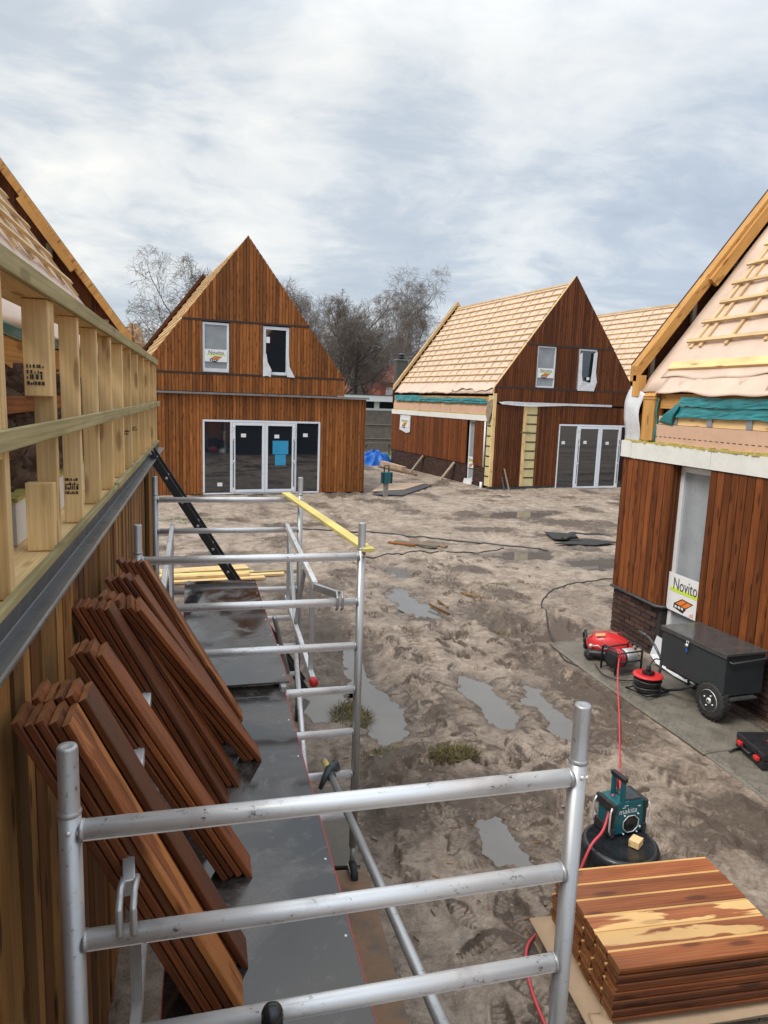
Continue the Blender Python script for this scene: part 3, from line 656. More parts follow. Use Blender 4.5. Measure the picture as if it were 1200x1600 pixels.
def verge(root, n, inward, sg=1, mat='pine_warm', deep=.15, strut_mat='grey_wood', second=True, clad='clad_dark', board=True, sides=('l', 'r'), bh=.19, pl=(.95, 2.0, .19, .13)):
    """raised gable edge: raking beams, struts behind and rough backs of the cladding"""
    P = lambda s, nn, z: (sg * s, nn, z)
    for sd in sides:
        f = (lambda s: s) if sd == 'l' else (lambda s: HW - s)
        b = MB(); n0, n1 = n + inward * .03, n + inward * (.03 + deep)
        b.prism([(f(-.02) * sg, G(-.02) - .02), (f(3.1) * sg, G(3.1) - .02), (f(3.1) * sg, G(3.1) - .02 - bh), (f(-.02) * sg, G(-.02) - .02 - bh)], (0, n0, 0), (1, 0, 0), (0, 0, 1), (0, n1 - n0, 0), gy=False)
        # grain along the rake
        b.g = [((abs(g[0]) + abs(g[1])), g[2], g[0] - g[1]) for g in b.g]
        b.build('raking_beam', M[mat], root)
        if second:
            b = MB(); b.beam(P(f(pl[0]), n + inward * (.05 + deep + .012), G(pl[0]) - pl[2]), P(f(pl[1]), n + inward * (.05 + deep + .012), G(pl[1]) - pl[2]), .05, pl[3], (0, 0, 1)); b.build('raking_plank', M[mat], root)
        k = .25
        while k < 3.0:
            b = MB(); b.beam(P(f(k), n + inward * .075, Mz(k) - .1), P(f(k), n + inward * .075, G(k) - .22), .05, .06, (1, 0, 0)); b.build('gable_strut', M[strut_mat], root)
            k += .55
        if board:
            b = MB(); b.prism([(f(0) * sg, Mz(0) - .5), (f(3.1) * sg, Mz(3.1) - .5), (f(3.1) * sg, G(3.1) - .012), (f(0) * sg, G(0) - .012)], (0, n + inward * .022, 0), (1, 0, 0), (0, 0, 1), (0, -inward * .02, 0)); b.build('gable_back_boards', M[clad], root)
def facade(root, clad, zbase, opens, secs, ext=.75, mats=None, door=None, film=False):
    """front gable in the plane n = 0 facing -n"""
    mb = MB(); cuts = [x for q in opens for x in q[:2]] + [3.1]
    up = [q for q in opens if q[2] > 3.2]; lo = [q for q in opens if q[2] <= 3.2]
    cols = board_cols(0, HW, .0985, cuts)
    O = (0, 0, 0); U = (1, 0, 0); D = (0, .022, 0)
    boards(mb, cols, 3.10, lambda x: min(3.60, G(x)), [], O, U, D)
    boards(mb, cols, 3.66, lambda x: max(3.6, min(5.14, G(x))), up, O, U, D)
    boards(mb, cols, 5.20, lambda x: max(5.1, G(x)), [], O, U, D)
    for a, b in secs: boards(mb, board_cols(a, b, .0985, cuts), zbase, 3.02, lo, O, U, D)
    mb.build('cladding_boards', M[clad], root, kind='stuff')
    for z in (3.63, 5.17):
        k0 = max(0, 3.1 - (7.66 - z) / SL) + .01; t = MB(); t.obb((3.1, .004, z), (1, 0, 0), (0, 0, 1), (0, 1, 0), 3.1 - k0, .028, .012); t.build('band_trim', M['bandflash'], root)
    c = MB(); c.box((HW - .2, .12, -.15), (HW + ext - .03, HD - .1, 3.0)); c.build('side_extension', M['core'], root)
    s = MB(); boards(s, board_cols(.022, HD, .0985, []), zbase, 3.02, [], (HW + ext, 0, 0), (0, 1, 0), (-.022, 0, 0)); s.build('extension_boards', M[clad], root, kind='stuff')

# ---- back house
MOFF = .15
bd = V((math.cos(R(8)), math.sin(R(8)), 0))
bo = V((0, 21.95, 0)) - bd * 1.755
back = gable_house(bo, R(8), 1, 'finished looking gabled timber house with a light blue film on its double doors', 'gabled_house', 'timber houses under construction')
roof(back, t0=.35, rise=True)
bop = [(1.765, 2.56, 3.6, 5.13), (3.555, 4.385, 3.6, 5.13), (1.755, 5.425, -1, 2.29)]
facade(back, 'clad', .03, bop, [(0, HW + .75)])
APEX += .24; MOFF += .24
verge(back, HD, -1, mat='clad_dark', second=False, strut_mat='clad_dark')
APEX -= .24; MOFF -= .24
verge(back, .02, 1, mat='clad_dark', deep=.06, second=False, strut_mat='clad_dark', board=False)
t = MB(); t.obb((3.47, -.02, 3.055), (1, 0, 0), (0, 1, 0), (0, 0, 1), 3.55, .07, .03); t.box((6.15, .06, 3.03), (7.02, 4.0, 3.09)); t.build('roof_trim', M['trim'], back)
U_, W_ = V((1, 0, 0)), V((0, -1, 0))
wa = window(back, (1.775, .03, 3.67), U_, W_, .775, 1.44, pane='glass_grey'); sticker(wa, (1.775 + .06, .03, 3.67), U_, W_, .655, .49, .36, logo=False)
def torn(name, pts, win, mat='film'):
    mb = MB(); mb.add(pts, [tuple(range(len(pts)))], [(p[0], p[1], p[2]) for p in pts]); o = mb.build(name, M[mat], win); s_ = o.modifiers.new('solid', 'SOLIDIFY'); s_.thickness = .004; return o
b = MB(); b.box((1.80, -.02, 3.69), (2.52, .01, 3.79)); b.build('torn_film', M['film'], wa)
wb = window(back, (3.565, .03, 3.67), U_, W_, .81, 1.44, bar=.09)
torn('torn_film', [(3.56, -.01, 3.62), (3.56, -.012, 4.25), (3.66, -.03, 4.3), (3.70, -.02, 4.05), (3.82, -.035, 3.82), (3.80, -.03, 3.60), (3.70, -.03, 3.64)], wb)
torn('torn_film', [(4.31, -.02, 3.63), (4.30, -.02, 4.2), (4.355, -.03, 4.3), (4.38, -.03, 3.95), (4.55, -.05, 3.62)], wb)
t = MB(); t.box((3.66, .012, 4.62), (3.77, .016, 4.8)); t.build('label_tag', M['white'], wb)
french_doors(back, (1.765, .03, .02), U_, W_, [0, .845, 1.88, 2.86, 3.65], 2.26, bluefilm=True)
b = MB(); b.box((-.02, .02, -.3), (HW + .75, .2, .03)); b.build('plinth', M['black'], back)

# ---- middle house
MOFF = .27
MO = V((9.94, 23.5, 0))
mid = gable_house(MO, R(8), 1, 'gabled timber house with missing cladding strips and yellow insulation showing at its corner', 'gabled_house', 'timber houses under construction')
roof(mid, t0=.62, sides=('l', 'r'))
mop = [(1.66, 2.48, 3.6, 5.14), (3.45, 4.29, 3.6, 5.14), (2.80, 6.47, -1, 2.39)]
facade(mid, 'clad_dark', .10, mop, [(.10, 1.24), (1.84, HW + .75)])
APEX += .12; MOFF += .12
verge(mid, HD, -1, mat='batten', second=False)
APEX -= .12; MOFF -= .12
verge(mid, .02, 1, mat='batten', deep=.10, second=False, board=False)
def pir_strip(root, a, b, z0, z1, o, U, Wn, lines=9):
    o, U, Wn = V(o), V(U), V(Wn); Z = V((0, 0, 1)); p = MB()
    n = lines
    for i in range(n):
        za, zb = z0 + (z1 - z0) * i / n, z0 + (z1 - z0) * (i + 1) / n - .03
        p.obb(o + U * (a + b) / 2 + Z * (za + zb) / 2, U, Z, Wn, (b - a) / 2, (zb - za) / 2, .03)
    p.build('insulation_panel', M['pir'], root, kind='stuff')
    for i in range(1, n):
        q = MB(); z = z0 + (z1 - z0) * i / n - .015; q.obb(o + U * ((a + b) / 2 + .07) + Z * z + Wn * .02, U, Z, Wn, (b - a) / 2 - .1, .022, .02); q.build('dark_batten', M['bandflash'], root)
pir_strip(mid, 1.24, 1.84, .1, 3.02, (0, .06, 0), U_, W_)
q = MB(); q.obb((1.31, .015, 1.56), (0, 0, 1), (1, 0, 0), (0, 1, 0), 1.46, .075, .014); q.build('pale_upright', M['pine'], mid)
q = MB(); q.obb((1.36, -.003, 2.05), (0, 0, 1), (1, 0, 0), (0, 1, 0), .03, .2, .004); q.build('green_tape', M['greengrass'], mid)
pir_strip(mid, .02, .44, .1, 3.35, (.05, 0, 0), V((0, 1, 0)), V((-1, 0, 0)))
q = MB(); q.obb((.03, .03, 1.75), (0, 0, 1), (1, 0, 0), (0, 1, 0), 1.65, .06, .03); q.build('corner_upright', M['pine'], mid)
q = MB(); q.tube([(-.02, .50, .75), (-.02, .50, 2.4)], .035, 8); q.build('white_pipe', M['pvc_white'], mid)
torn('torn_film', [(.15, -.03, 3.10), (.5, -.05, 3.14), (1.2, -.05, 3.13), (5.1, -.04, 3.14), (5.1, -.03, 3.06), (3.0, -.04, 3.05), (1.5, -.05, 2.98), (.9, -.06, 3.0), (.3, -.05, 3.03)], mid)
torn('torn_film', [(-.05, .05, 3.2), (-.07, .35, 3.1), (-.06, .45, 2.7), (-.05, .3, 2.3), (-.06, .12, 2.6), (-.05, .02, 2.9)], mid, 'grey_wood')
wa = window(mid, (1.67, .03, 3.67), U_, W_, .80, 1.46, pane='glass_grey', frame='pvc_white', bar=.05); sticker(wa, (1.72, .03, 3.67), U_, W_, .70, .52, .34, logo=False)
wb = window(mid, (3.46, .03, 3.67), U_, W_, .82, 1.46, frame='pvc', bar=.06, pane='glass')
torn('torn_film', [(3.48, -.01, 3.62), (3.46, -.012, 4.9), (3.58, -.03, 5.0), (3.62, -.02, 4.2), (3.66, -.035, 3.98), (4.02, -.03, 3.92), (4.06, -.03, 4.3), (4.10, -.02, 5.0), (4.26, -.02, 5.05), (4.25, -.02, 4.3), (4.30, -.05, 3.95), (4.2, -.04, 3.62)], wb)
t = MB(); t.box((3.86, -.005, 4.02), (3.98, .0, 4.12)); t.build('label_tag', M['white'], wb)
french_doors(mid, (2.81, .03, -.08), U_, W_, [0, .845, 1.88, 2.86, 3.65], 2.46)
b = MB(); b.box((.0, .03, -.5), (HW + .75, .2, .10)); b.build('plinth', M['flash_dark'], mid)
b = MB(); b.box((2.75, -.08, -.22), (6.5, .02, -.085)); b.build('door_sill', M['flash_dark'], mid)
# long left wall of the middle house
def side_boards(root, n0, n1, z0, z1, opens, mat, single=None, pitch=.0985, jag=0.):
    cuts = [x for q in opens for x in q[:2]]; cols = board_cols(n0, n1, pitch, cuts)
    if single:
        near = [c for c in cols if single[0] <= (c[0] + c[1]) / 2 <= single[1]]; cols = [c for c in cols if c not in near]
        lst = []; boards(None, near, z0, z1, opens, (0, 0, 0), (0, 1, 0), (.022, 0, 0), one=lst, jag=jag)
        for m_, c in lst: m_.build('cladding_board', M[mat], root)
    if cols:
        mb = MB(); boards(mb, cols, z0, z1, opens, (0, 0, 0), (0, 1, 0), (.022, 0, 0)); mb.build('cladding_boards', M[mat], root, kind='stuff')
mw = [(1.31, 1.87, -1, 2.42), (7.0, 8.2, 1.72, 2.42)]
side_boards(mid, .55, HD, .76, 2.41, mw, 'clad_side')
bk = MB()
for c in range(14):
    z = -.16 + c * .065; n = .5 - (.11 if c % 2 else 0)
    while n < HD:
        a, b_ = max(n, .5), min(n + .21, HD)
        for (p, q_) in ([(a, b_)] if not (a < 1.87 and b_ > 1.31) else [(a, min(b_, 1.31)), (max(a, 1.87), b_)]):
            if q_ - p > .03: bk.box((.03 + rng.uniform(-.003, .003), p, z), (.10, q_, z + .052))
        n += .222
bk.build('brickwork', M['brick'], mid, kind='stuff')
b = MB(); b.box((.05, .5, -.3), (.21, 1.31, .75)); b.box((.05, 1.87, -.3), (.21, HD - .02, .75)); b.build('mortar', M['mortar'], mid)
def soft_wall(root, n0, n1, z_f0=2.41, z_f1=2.62):
    mb = MB(); n = n0; k = 0
    while n < n1 - .05:
        e = min(n + 1.2, n1); mb.box((-.02 + rng.uniform(-.004, .004), n + .002, z_f0 + .004), (.15, e - .002, z_f1)); n = e
    mb.build('foam_board', M['foam'], root, kind='stuff')
    mb = MB()
    for i in range(int((n1 - n0) / .05)): mb.box((-.012 - rng.random() * .015, n0 + i * .05, z_f1 - .004), (.06, n0 + i * .05 + .055, z_f1 + .008 + rng.random() * .03))
    mb.build('foam_edge', M['foamy'], root, kind='stuff')
soft_wall(mid, .3, HD)
for i in range(3):
    b = MB(); b.box((.03, .45 + i * 2.9, 2.64), (.08, .45 + i * 2.9 + 2.87, 2.92)); b.build('wall_membrane', M['strip'], mid)
b = MB(); b.box((.05, .45, 2.92), (.10, HD - .1, 3.02)); b.build('timber_strip', M['batten'], mid)
for i in range(14):
    b = MB(); b.box((.035, .7 + i * .6, 2.925), (.049, .74 + i * .6, 3.015)); b.build('joist_bracket', M['bracket'], mid)
def foil(root, n0, n1, z0, z1, seed, s0=.035, amp=.02, name='teal_foil'):
    rr = random.Random(seed); ph = [rr.random() * 6 for _ in range(8)]
    nu, nv = int(abs(n1 - n0) * 9) + 4, 5
    jt = [[(rr.gauss(0, 1), rr.gauss(0, 1), rr.gauss(0, 1)) for _ in range(nv + 1)] for _ in range(nu + 1)]
    def fn(u, v):
        j = jt[int(round(u * nu))][int(round(v * nv))]; n = n0 + (n1 - n0) * u; z = z0 + (z1 - z0) * v
        cr = abs(math.sin(n * 2.7 + v * 2.2 + ph[0])) ** .6 + .6 * abs(math.sin(n * 1.3 - v * 3.1 + ph[1]))
        return (s0 - .5 * amp * cr - .25 * amp * j[0] - .9 * amp * (1 - v), n + .018 * j[1], z + .006 * math.sin(n * 4 + ph[3]) + (.006 * j[2] if 0 < v < 1 else .003 * j[2]))
    return sheet(name, fn, nu, nv, M['teal'], root, smooth=False, thick=.0012)
foil(mid, .5, 6.2, 3.03, 3.14, 3, s0=.02); foil(mid, .6, 6.2, 3.12, 3.22, 4, s0=.01); foil(mid, 6.1, 8.9, 3.03, 3.28, 5, s0=.01)
b = MB(); b.box((.06, .45, 3.05), (.12, HD - .1, 3.28)); b.build('wall_plate', M['pine_warm'], mid)
def flap(root, n0, n1, s_end, seed, lift=.03, t_=.45, amp=1., mat='membrane', name='membrane_flap'):
    rr = random.Random(seed); p1, p2 = rr.random() * 6, rr.random() * 6
    def fn(u, v):
        n = n0 + (n1 - n0) * u; w_ = (math.sin(n * 3.1 + p1) * .010 + math.sin(n * 8.3 + p2) * .006) * amp; s = t_ + (s_end + w_ - t_) * v
        return (s, n, Mz(s) + .012 + (lift + w_) * v * v)
    return sheet(name, fn, int((n1 - n0) * 10), 8, M[mat], root, thick=.004)
flap(mid, .15, 3.4, .06, 1, .07, .45, 2.5); flap(mid, 3.3, 6.2, .0, 2, .03, .4); flap(mid, 6.1, 9.0, .0, 6, .02, .4)
wt = window(mid, (.10, 1.86, .08), V((0, -1, 0)), V((-1, 0, 0)), .54, 2.32, pane='glass_grey', frame='pvc_white', bar=.06)
sticker(wt, (.10, 1.83, .08), V((0, -1, 0)), V((-1, 0, 0)), .5, .75, .42, logo=False)
torn('torn_film', [(.0, 1.9, .2), (-.02, 1.95, .02), (-.04, 1.6, -.02), (-.05, 1.4, -.1), (-.02, 1.28, .05), (0, 1.3, .3), (.02, 1.6, .22)], wt)
ws = window(mid, (.04, 8.15, 1.75), V((0, -1, 0)), V((-1, 0, 0)), 1.1, .66, pane='glass_grey', frame='pvc_white', bar=.06)
torn('torn_film', [(.0, 8.2, 2.38), (-.015, 7.05, 2.38), (-.03, 7.02, 1.66), (-.03, 7.4, 1.60), (-.03, 8.0, 1.70), (-.02, 8.22, 1.72)], ws)
sticker(ws, (-.025, 8.1, 1.75), V((0, -1, 0)), V((-1, 0, 0)), .95, .30, .40, logo=False)

# ---- house behind, only its left roof slope shows
n4 = V((-math.sin(R(9)), math.cos(R(9)), 0)); d4 = V((math.cos(R(9)), math.sin(R(9)), 0))
o4 = V((19.48, 26.7, 0)) - n4 * 3.2 - d4 * 3.1
far = gable_house(o4, R(9), 1, 'house showing only a battened pale roof slope behind the middle gable', 'gabled_house', 'timber houses under construction')
roof(far, t0=.35)
verge(far, .02, 1, mat='batten', deep=.08, second=False, board=True); verge(far, HD, -1, mat='batten', second=False)
mb = MB(); boards(mb, board_cols(0, HD, .0985, []), .1, 3.2, [], (.0, 0, 0), (0, 1, 0), (.022, 0, 0)); boards(mb, board_cols(0, HW, .0985, [3.1]), .1, lambda x: G(x), [], (0, 0, 0), (1, 0, 0), (0, .022, 0)); mb.build('cladding_boards', M['clad_dark'], far, kind='stuff')

MOFF = .40
# ---- right house, left wall and far gable in view
right = gable_house((5.41, -.85, 0), 0, 1, 'nearest house on the right with pink roof membrane, peeling teal foil and a brick base', 'gabled_house', 'timber houses under construction')
roof(right, t0=.80, bat_n=(.3, 8.72), n1=9.0, jit=.06)
verge(right, HD, -1, mat='pine_warm', deep=.14, strut_mat='grey_wood')
b = MB(); b.beam((.03, 9.03, 3.2), (.03, 9.03, G(.03) - .2), .10, .14, (0, 1, 0)); b.build('corner_post', M['pine_warm'], right)
side_boards(right, -0., HD, .67, 2.405, [(7.51, 8.16, -1, 2.405)], 'clad_side', single=(5.2, 9.3), pitch=.112, jag=.004)
mb = MB()
for k in range(7): mb.box((.024 + k * .024, 8.15, .67), (.046 + k * .024, 8.168, 2.40)); mb.box((.024 + k * .024, 7.505, .67), (.046 + k * .024, 7.52, 2.40))
mb.build('window_reveal', M['clad_dark'], right)
br = MB(); br.box((0, 0, 0), (.09, .207, .052)); brick_mesh = br.mesh('brick', M['brick'])
cnt = 0
for c in range(12):
    z = -.08 + c * .0635; n = HD - .207 - (.105 if c % 2 else 0)
    if c % 2:
        o = MB(); o.box((.03, HD - .10, z), (.12, HD, z + .052)); o.build('brick', M['brick'], right)
    while n > 3.9:
        if not (n + .207 > 7.51 and n < 8.16):
            inst(brick_mesh, 'brick', right, (.03 + rng.uniform(-.004, .004), n, z)); cnt += 1
        n -= .218
b = MB(); b.box((.045, 0, -.3), (.19, 7.505, .66)); b.box((.045, 8.165, -.3), (.19, HD - .01, .66)); b.build('mortar', M['mortar'], right)
b = MB(); b.tube([(.0, HD + .02, .655), (-.02, 8.2, .655), (.03, 8.15, .655), (.10, 8.14, .655)], .02, 8); b.tube([(-.02, 7.5, .655), (-.02, .2, .655)], .02, 8); b.build('base_flashing', M['flash_dark'], right)
wr = window(right, (.12, 8.15, .08), V((0, -1, 0)), V((-1, 0, 0)), .63, 2.31, pane='glass_grey', frame='pvc_white', bar=.065)
sticker(wr, (.10, 8.14, .08), V((0, -1, 0)), V((-1, 0, 0)), .62, .80, .46)
torn('torn_film', [(.0, 8.14, .3), (-.03, 8.2, .04), (-.16, 7.9, .045), (-.2, 7.5, .045), (-.16, 7.0, .045), (.02, 7.1, .05), (.03, 7.6, .25)], wr)
soft_wall(right, .3, HD)
b = MB(); b.box((-.03, 9.0, 2.42), (.2, HD + .02, 2.63)); b.build('foam_corner', M['foam'], right)
b = MB(); b.box((.03, .3, 2.635), (.08, 8.60, 2.865)); b.build('wall_membrane', M['strip'], right)
mb = MB()
for i in range(60): mb.box((.027, 8.55 - i * .09, 2.715), (.0305, 8.60 - i * .09, 2.722))
mb.build('stitched_line', M['ink_black'], right, kind='stuff')
b = MB(); b.box((.05, .3, 2.87), (.12, 8.58, 2.97)); b.build('timber_strip', M['pine'], right)
for n in (8.25, 7.65, 7.05, 6.45, 5.85):
    b = MB(); b.box((.034, n - .04, 2.872), (.049, n + .04, 2.978)); b.build('joist_bracket', M['bracket'], right)
b = MB(); b.box((.06, .3, 3.06), (.14, 8.59, 3.235)); b.build('wall_plate', M['pine_warm'], right)
b = MB(); b.box((.15, 4, 2.9), (.2, 8.6, 3.1)); b.build('mineral_wool', M['wool'], right)
b = MB(); b.box((.0, 8.62, 2.66), (.14, 8.86, 3.16)); b.build('corner_block', M['pine_warm'], right)
b = MB(); b.box((-.004, 8.615, 3.165), (.14, 8.865, 3.20)); b.build('block_cap', M['pine_warm'], right)
b = MB(); b.prism([(-.01, 3.205), (.30, 3.60), (.30, 3.50), (.1, 3.205)], (0, 8.62, 0), (1, 0, 0), (0, 0, 1), (0, .24, 0), gy=False); b.build('sloping_board', M['pine_warm'], right)
def wrap(u, v):
    z = 2.62 + .62 * v; return (-.02 - .02 * math.sin(z * 9) + .05 * max(0, v - .7), 8.87 + .33 * u + .015 * math.sin(z * 13), z + .1 * u * (v > .5))
sheet('white_wrap', wrap, 6, 14, M['film'], right, thick=.004)
foil(right, 8.12, 3.0, 3.085, 3.19, 12, s0=.02, amp=.010); foil(right, 8.25, 3.0, 2.965, 3.085, 13, s0=.030, amp=.012)
def peel(u, v):
    return (.02 - .03 * math.sin(v * 3.1), 8.12 + .42 * (1 - v) * (.35 + .65 * u) + .02 * math.sin(v * 7), 2.86 + .32 * v + .03 * u * (1 - v))
sheet('teal_foil', peel, 6, 10, M['teal'], right, thick=.003)
sheet('teal_foil', lambda u, v: (.02 - .012 * math.sin(v * 11), 8.58 + .035 * u, 2.64 + .55 * v), 2, 12, M['teal'], right, thick=.003)
flap(right, .2, 8.62, -.02, 21, .012, .16, name='membrane_flap'); flap(right, .2, 8.74, .13, 22, .014, .34)
q_ = math.hypot(1, SL); a_ = V((1, 0, SL)) / q_; nn_ = V((-SL, 0, 1)) / q_
b = MB(); b.beam(V((0, .3, Mz(0))) + a_ * .42 + nn_ * .03, V((0, 8.70, Mz(0))) + a_ * .42 + nn_ * .03, .11, .035, nn_); b.build('eave_plank', M['pine'], right)
cb = MB(); cb.beam(a_ * .72, a_ * 5.0, .045, .024, nn_); cb.build('counter_batten', M['batten'], right).location = V((0, 8.44, Mz(0))) + nn_ * .026

# ---- left house: stud wall, gutter flashing, cladding, roof edge behind
SL, APEX, MOFF = 1.38, 7.97, .36
left = gable_house((-.78, -.5, 0), 0, -1, 'nearest house on the left with an open pale stud wall above weathered boards', 'gabled_house', 'timber houses under construction')
LX = lambda x: x + .78      # world x -> local
LY = lambda y: y + .5
roof(left, sg=-1, t0=.90, bat_n=(.2, 8.6), n1=9.0, jit=.35)
verge(left, HD, -1, sg=-1, mat='pine_warm', deep=.14, bh=.12, pl=(.55, 1.05, .15, .07))
lst = []; boards(None, [c for c in board_cols(LY(1.0), LY(6.3), .116, [])], -.2, 2.39, [], (LX(-.485), 0, 0), (0, 1, 0), (-.022, 0, 0), one=lst, wob=.006)
for m_, c in lst: m_.build('cladding_board', M['clad_left'], left)
lst = []; boards(None, [c for c in board_cols(LY(6.85), LY(7.9), .15, [])], -.2, 2.39, [], (LX(-.485), 0, 0), (0, 1, 0), (-.03, 0, 0), one=lst)
for m_, c in lst: m_.build('cladding_board', M['clad_left'], left, label='pale board beyond the dark gap at the wall end')
b = MB(); b.box((LX(-.9), LY(-.5), -.3), (LX(-.56), LY(7.9), 2.40)); b.build('wall_core', M['core'], left)
b = MB(); b.box((LX(-.56), LY(6.32), -.2), (LX(-.54), LY(6.84), 2.39)); b.build('dark_gap_board', M['clad_dark'], left)
b = MB(); prof = [(-.497, 2.475), (-.497, 2.412), (-.440, 2.405), (-.440, 2.385), (-.444, 2.385), (-.444, 2.401), (-.501, 2.408), (-.501, 2.475)]
b.prism([(LX(x), z) for x, z in prof], (0, LY(.6), 0), (1, 0, 0), (0, 0, 1), (0, 8.05, 0), gy=False); b.build('gutter_flashing', M['zinc'], left)
b = MB(); b.box((LX(-.4405), LY(.6), 2.3995), (LX(-.4365), LY(8.65), 2.4075)); b.build('lip_highlight', M['alu_grey'], left); b = MB(); b.box((LX(-.4965), LY(.6), 2.4115), (LX(-.4925), LY(8.6), 2.4145)); b.build('fold_highlight', M['alu_grey'], left)  # thin bright strips painting the highlights along the flashing's lip and fold
b = MB(); b.box((LX(-.4965), LY(.6), 2.415), (LX(-.4935), LY(8.6), 2.465)); b.build('flashing_upstand', M['flash_dark'], left)
b = MB(); b.box((LX(-.70), LY(.5), 2.42), (LX(-.505), LY(8.6), 2.475)); b.build('sill_plate', M['pine'], left)
for y0, y1, dx, dz in ((.5, 4.4, 0, 0), (4.4, 6.4, .006, .012), (6.4, 8.6, .0, .0)):
    b = MB(); b.box((LX(-.503), LY(y0), 2.478), (LX(-.480 + dx), LY(y1 - .004), 2.50 + dz)); b.build('edge_strip', M['green_wood'], left)
SY = [1.0, 1.52, 2.05, 2.73, 3.255, 3.804, 4.37, 4.97, 5.52, 6.12, 6.78, 7.45, 8.05, 8.5]
for i, y in enumerate(SY):
    b = MB(); x0 = -.576 if i % 3 else -.570
    b.box((LX(x0), LY(y), 2.478), (LX(-.503), LY(y + .045), 3.345)); st = b.build('stud', M['pine'], left, bevel=.003)
    if i in (3,):
        b = MB(); b.box((LX(-.588), LY(y - .047), 3.02), (LX(-.505), LY(y - .002), 3.344)); sb = b.build('doubled_stud_piece', M['pine'], left, bevel=.003)
        b = MB(); b.box((LX(-.60), LY(y - .047), 2.478), (LX(-.508), LY(y - .002), 2.72)); b.build('stud_block', M['pine'], left, bevel=.003)
        y_ = y - .0485; st_o = sb; xc, zc_, rows = -.578, 3.115, 4
    elif i == 2:
        b = MB(); b.box((LX(-.60), LY(y - .047), 2.86), (LX(-.506), LY(y - .002), 3.344)); b.build('doubled_stud_piece', M['pine'], left, bevel=.003)
        b = MB(); b.beam((LX(-.57), LY(y - .02), 2.70), (LX(-.57), LY(y - .5), 2.50), .10, .05, (1, 0, 0)); b.build('diagonal_brace', M['pine'], left)
        continue
    elif i in (4, 8, 9): y_ = y - .0015; st_o = st; xc, zc_, rows = -.570, 2.66 if i == 4 else 2.75, 4 if i == 4 else 2
    else: continue
    t = MB(); rr = random.Random(i)
    for r_ in range(rows):
        x = xc
        while x < xc + .052:
            w_ = rr.choice((.004, .006, .009)); hh_ = .012 if r_ != 2 else .017
            t.box((LX(x), LY(y_ - .0008), zc_ - r_ * .019), (LX(x + w_), LY(y_), zc_ - r_ * .019 + hh_ * rr.choice((.6, 1, 1)))); x += w_ + rr.choice((.002, .003, .006))
    t.build('ink_stamp', M['ink_black'], st_o)
b = MB(); b.box((LX(-.66), LY(.5), 3.347), (LX(-.507), LY(8.62), 3.385)); b.build('top_plate', M['pine'], left)
b = MB(); b.box((LX(-.505), LY(.5), 3.345), (LX(-.483), LY(8.62), 3.403)); b.build('top_rail', M['green_wood'], left, bevel=.004)
b = MB(); b.box((LX(-.50), LY(.5), 2.885), (LX(-.478), LY(8.75), 2.94)); b.build('middle_rail', M['green_wood'], left, bevel=.003)
b = MB(); b.box((LX(-.77), LY(.5), 3.12), (LX(-.70), LY(8.5), 3.235)); b.build('wall_plate', M['pine_warm'], left)
b = MB(); b.box((LX(-.71), LY(.5), 2.955), (LX(-.66), LY(8.5), 3.015)); b.build('dark_noggin', M['clad'], left)
sheet('teal_foil', lambda u, v: (LX(-.69) + .008 * math.sin(u * 60), LY(.5 + 8 * u), 3.235 + .05 * v + .012 * math.sin(u * 31)), 60, 3, M['teal'], left, thick=.003)
def eave_m(u, v): return (LX(-.70) - .16 * v, LY(.5 + 8.3 * u), 3.275 + .20 * v + .012 * math.sin(u * 37 + v * 3))
sheet('membrane_flap', eave_m, 60, 4, M['membrane'], left, thick=.004)
def wool(u, v):
    y = .5 + 8 * u; z = 2.62 + .52 * v
    return (LX(-.72) + .05 * math.sin(y * 21 + z * 9) * math.sin(z * 23 + y * 5) + .03 * math.sin(y * 53 + z * 31) + .02 * math.sin(z * 71 - y * 33), LY(y), z)
sheet('mineral_wool', wool, 220, 18, M['wool'], left)
for i, (a, c) in enumerate(zip(SY[1:-1], SY[2:])):
    b = MB(); b.box((LX(-.72), LY(a + .05), 2.478), (LX(-.655), LY(c - .006), 2.635)); b.build('foam_board', M['foam'], left)
    b = MB(); b.box((LX(-.725), LY(a + .05), 2.636), (LX(-.65), LY(c - .006), 2.65)); b.build('foam_edge', M['foamy'], left)
def crumple(u, v):
    a, p = u * 6.283, v * 3.1416; r0 = .10 * (1 + .35 * math.sin(5 * a + 3 * p) * math.sin(4 * p + 1) + .2 * math.sin(11 * a + 2))
    return (LX(-.76) + r0 * math.cos(a) * math.sin(p), LY(8.72) + r0 * math.sin(a) * math.sin(p), 3.62 + 1.4 * r0 * math.cos(p))
sheet('crumpled_membrane', crumple, 26, 14, M['card'], left, smooth=False)

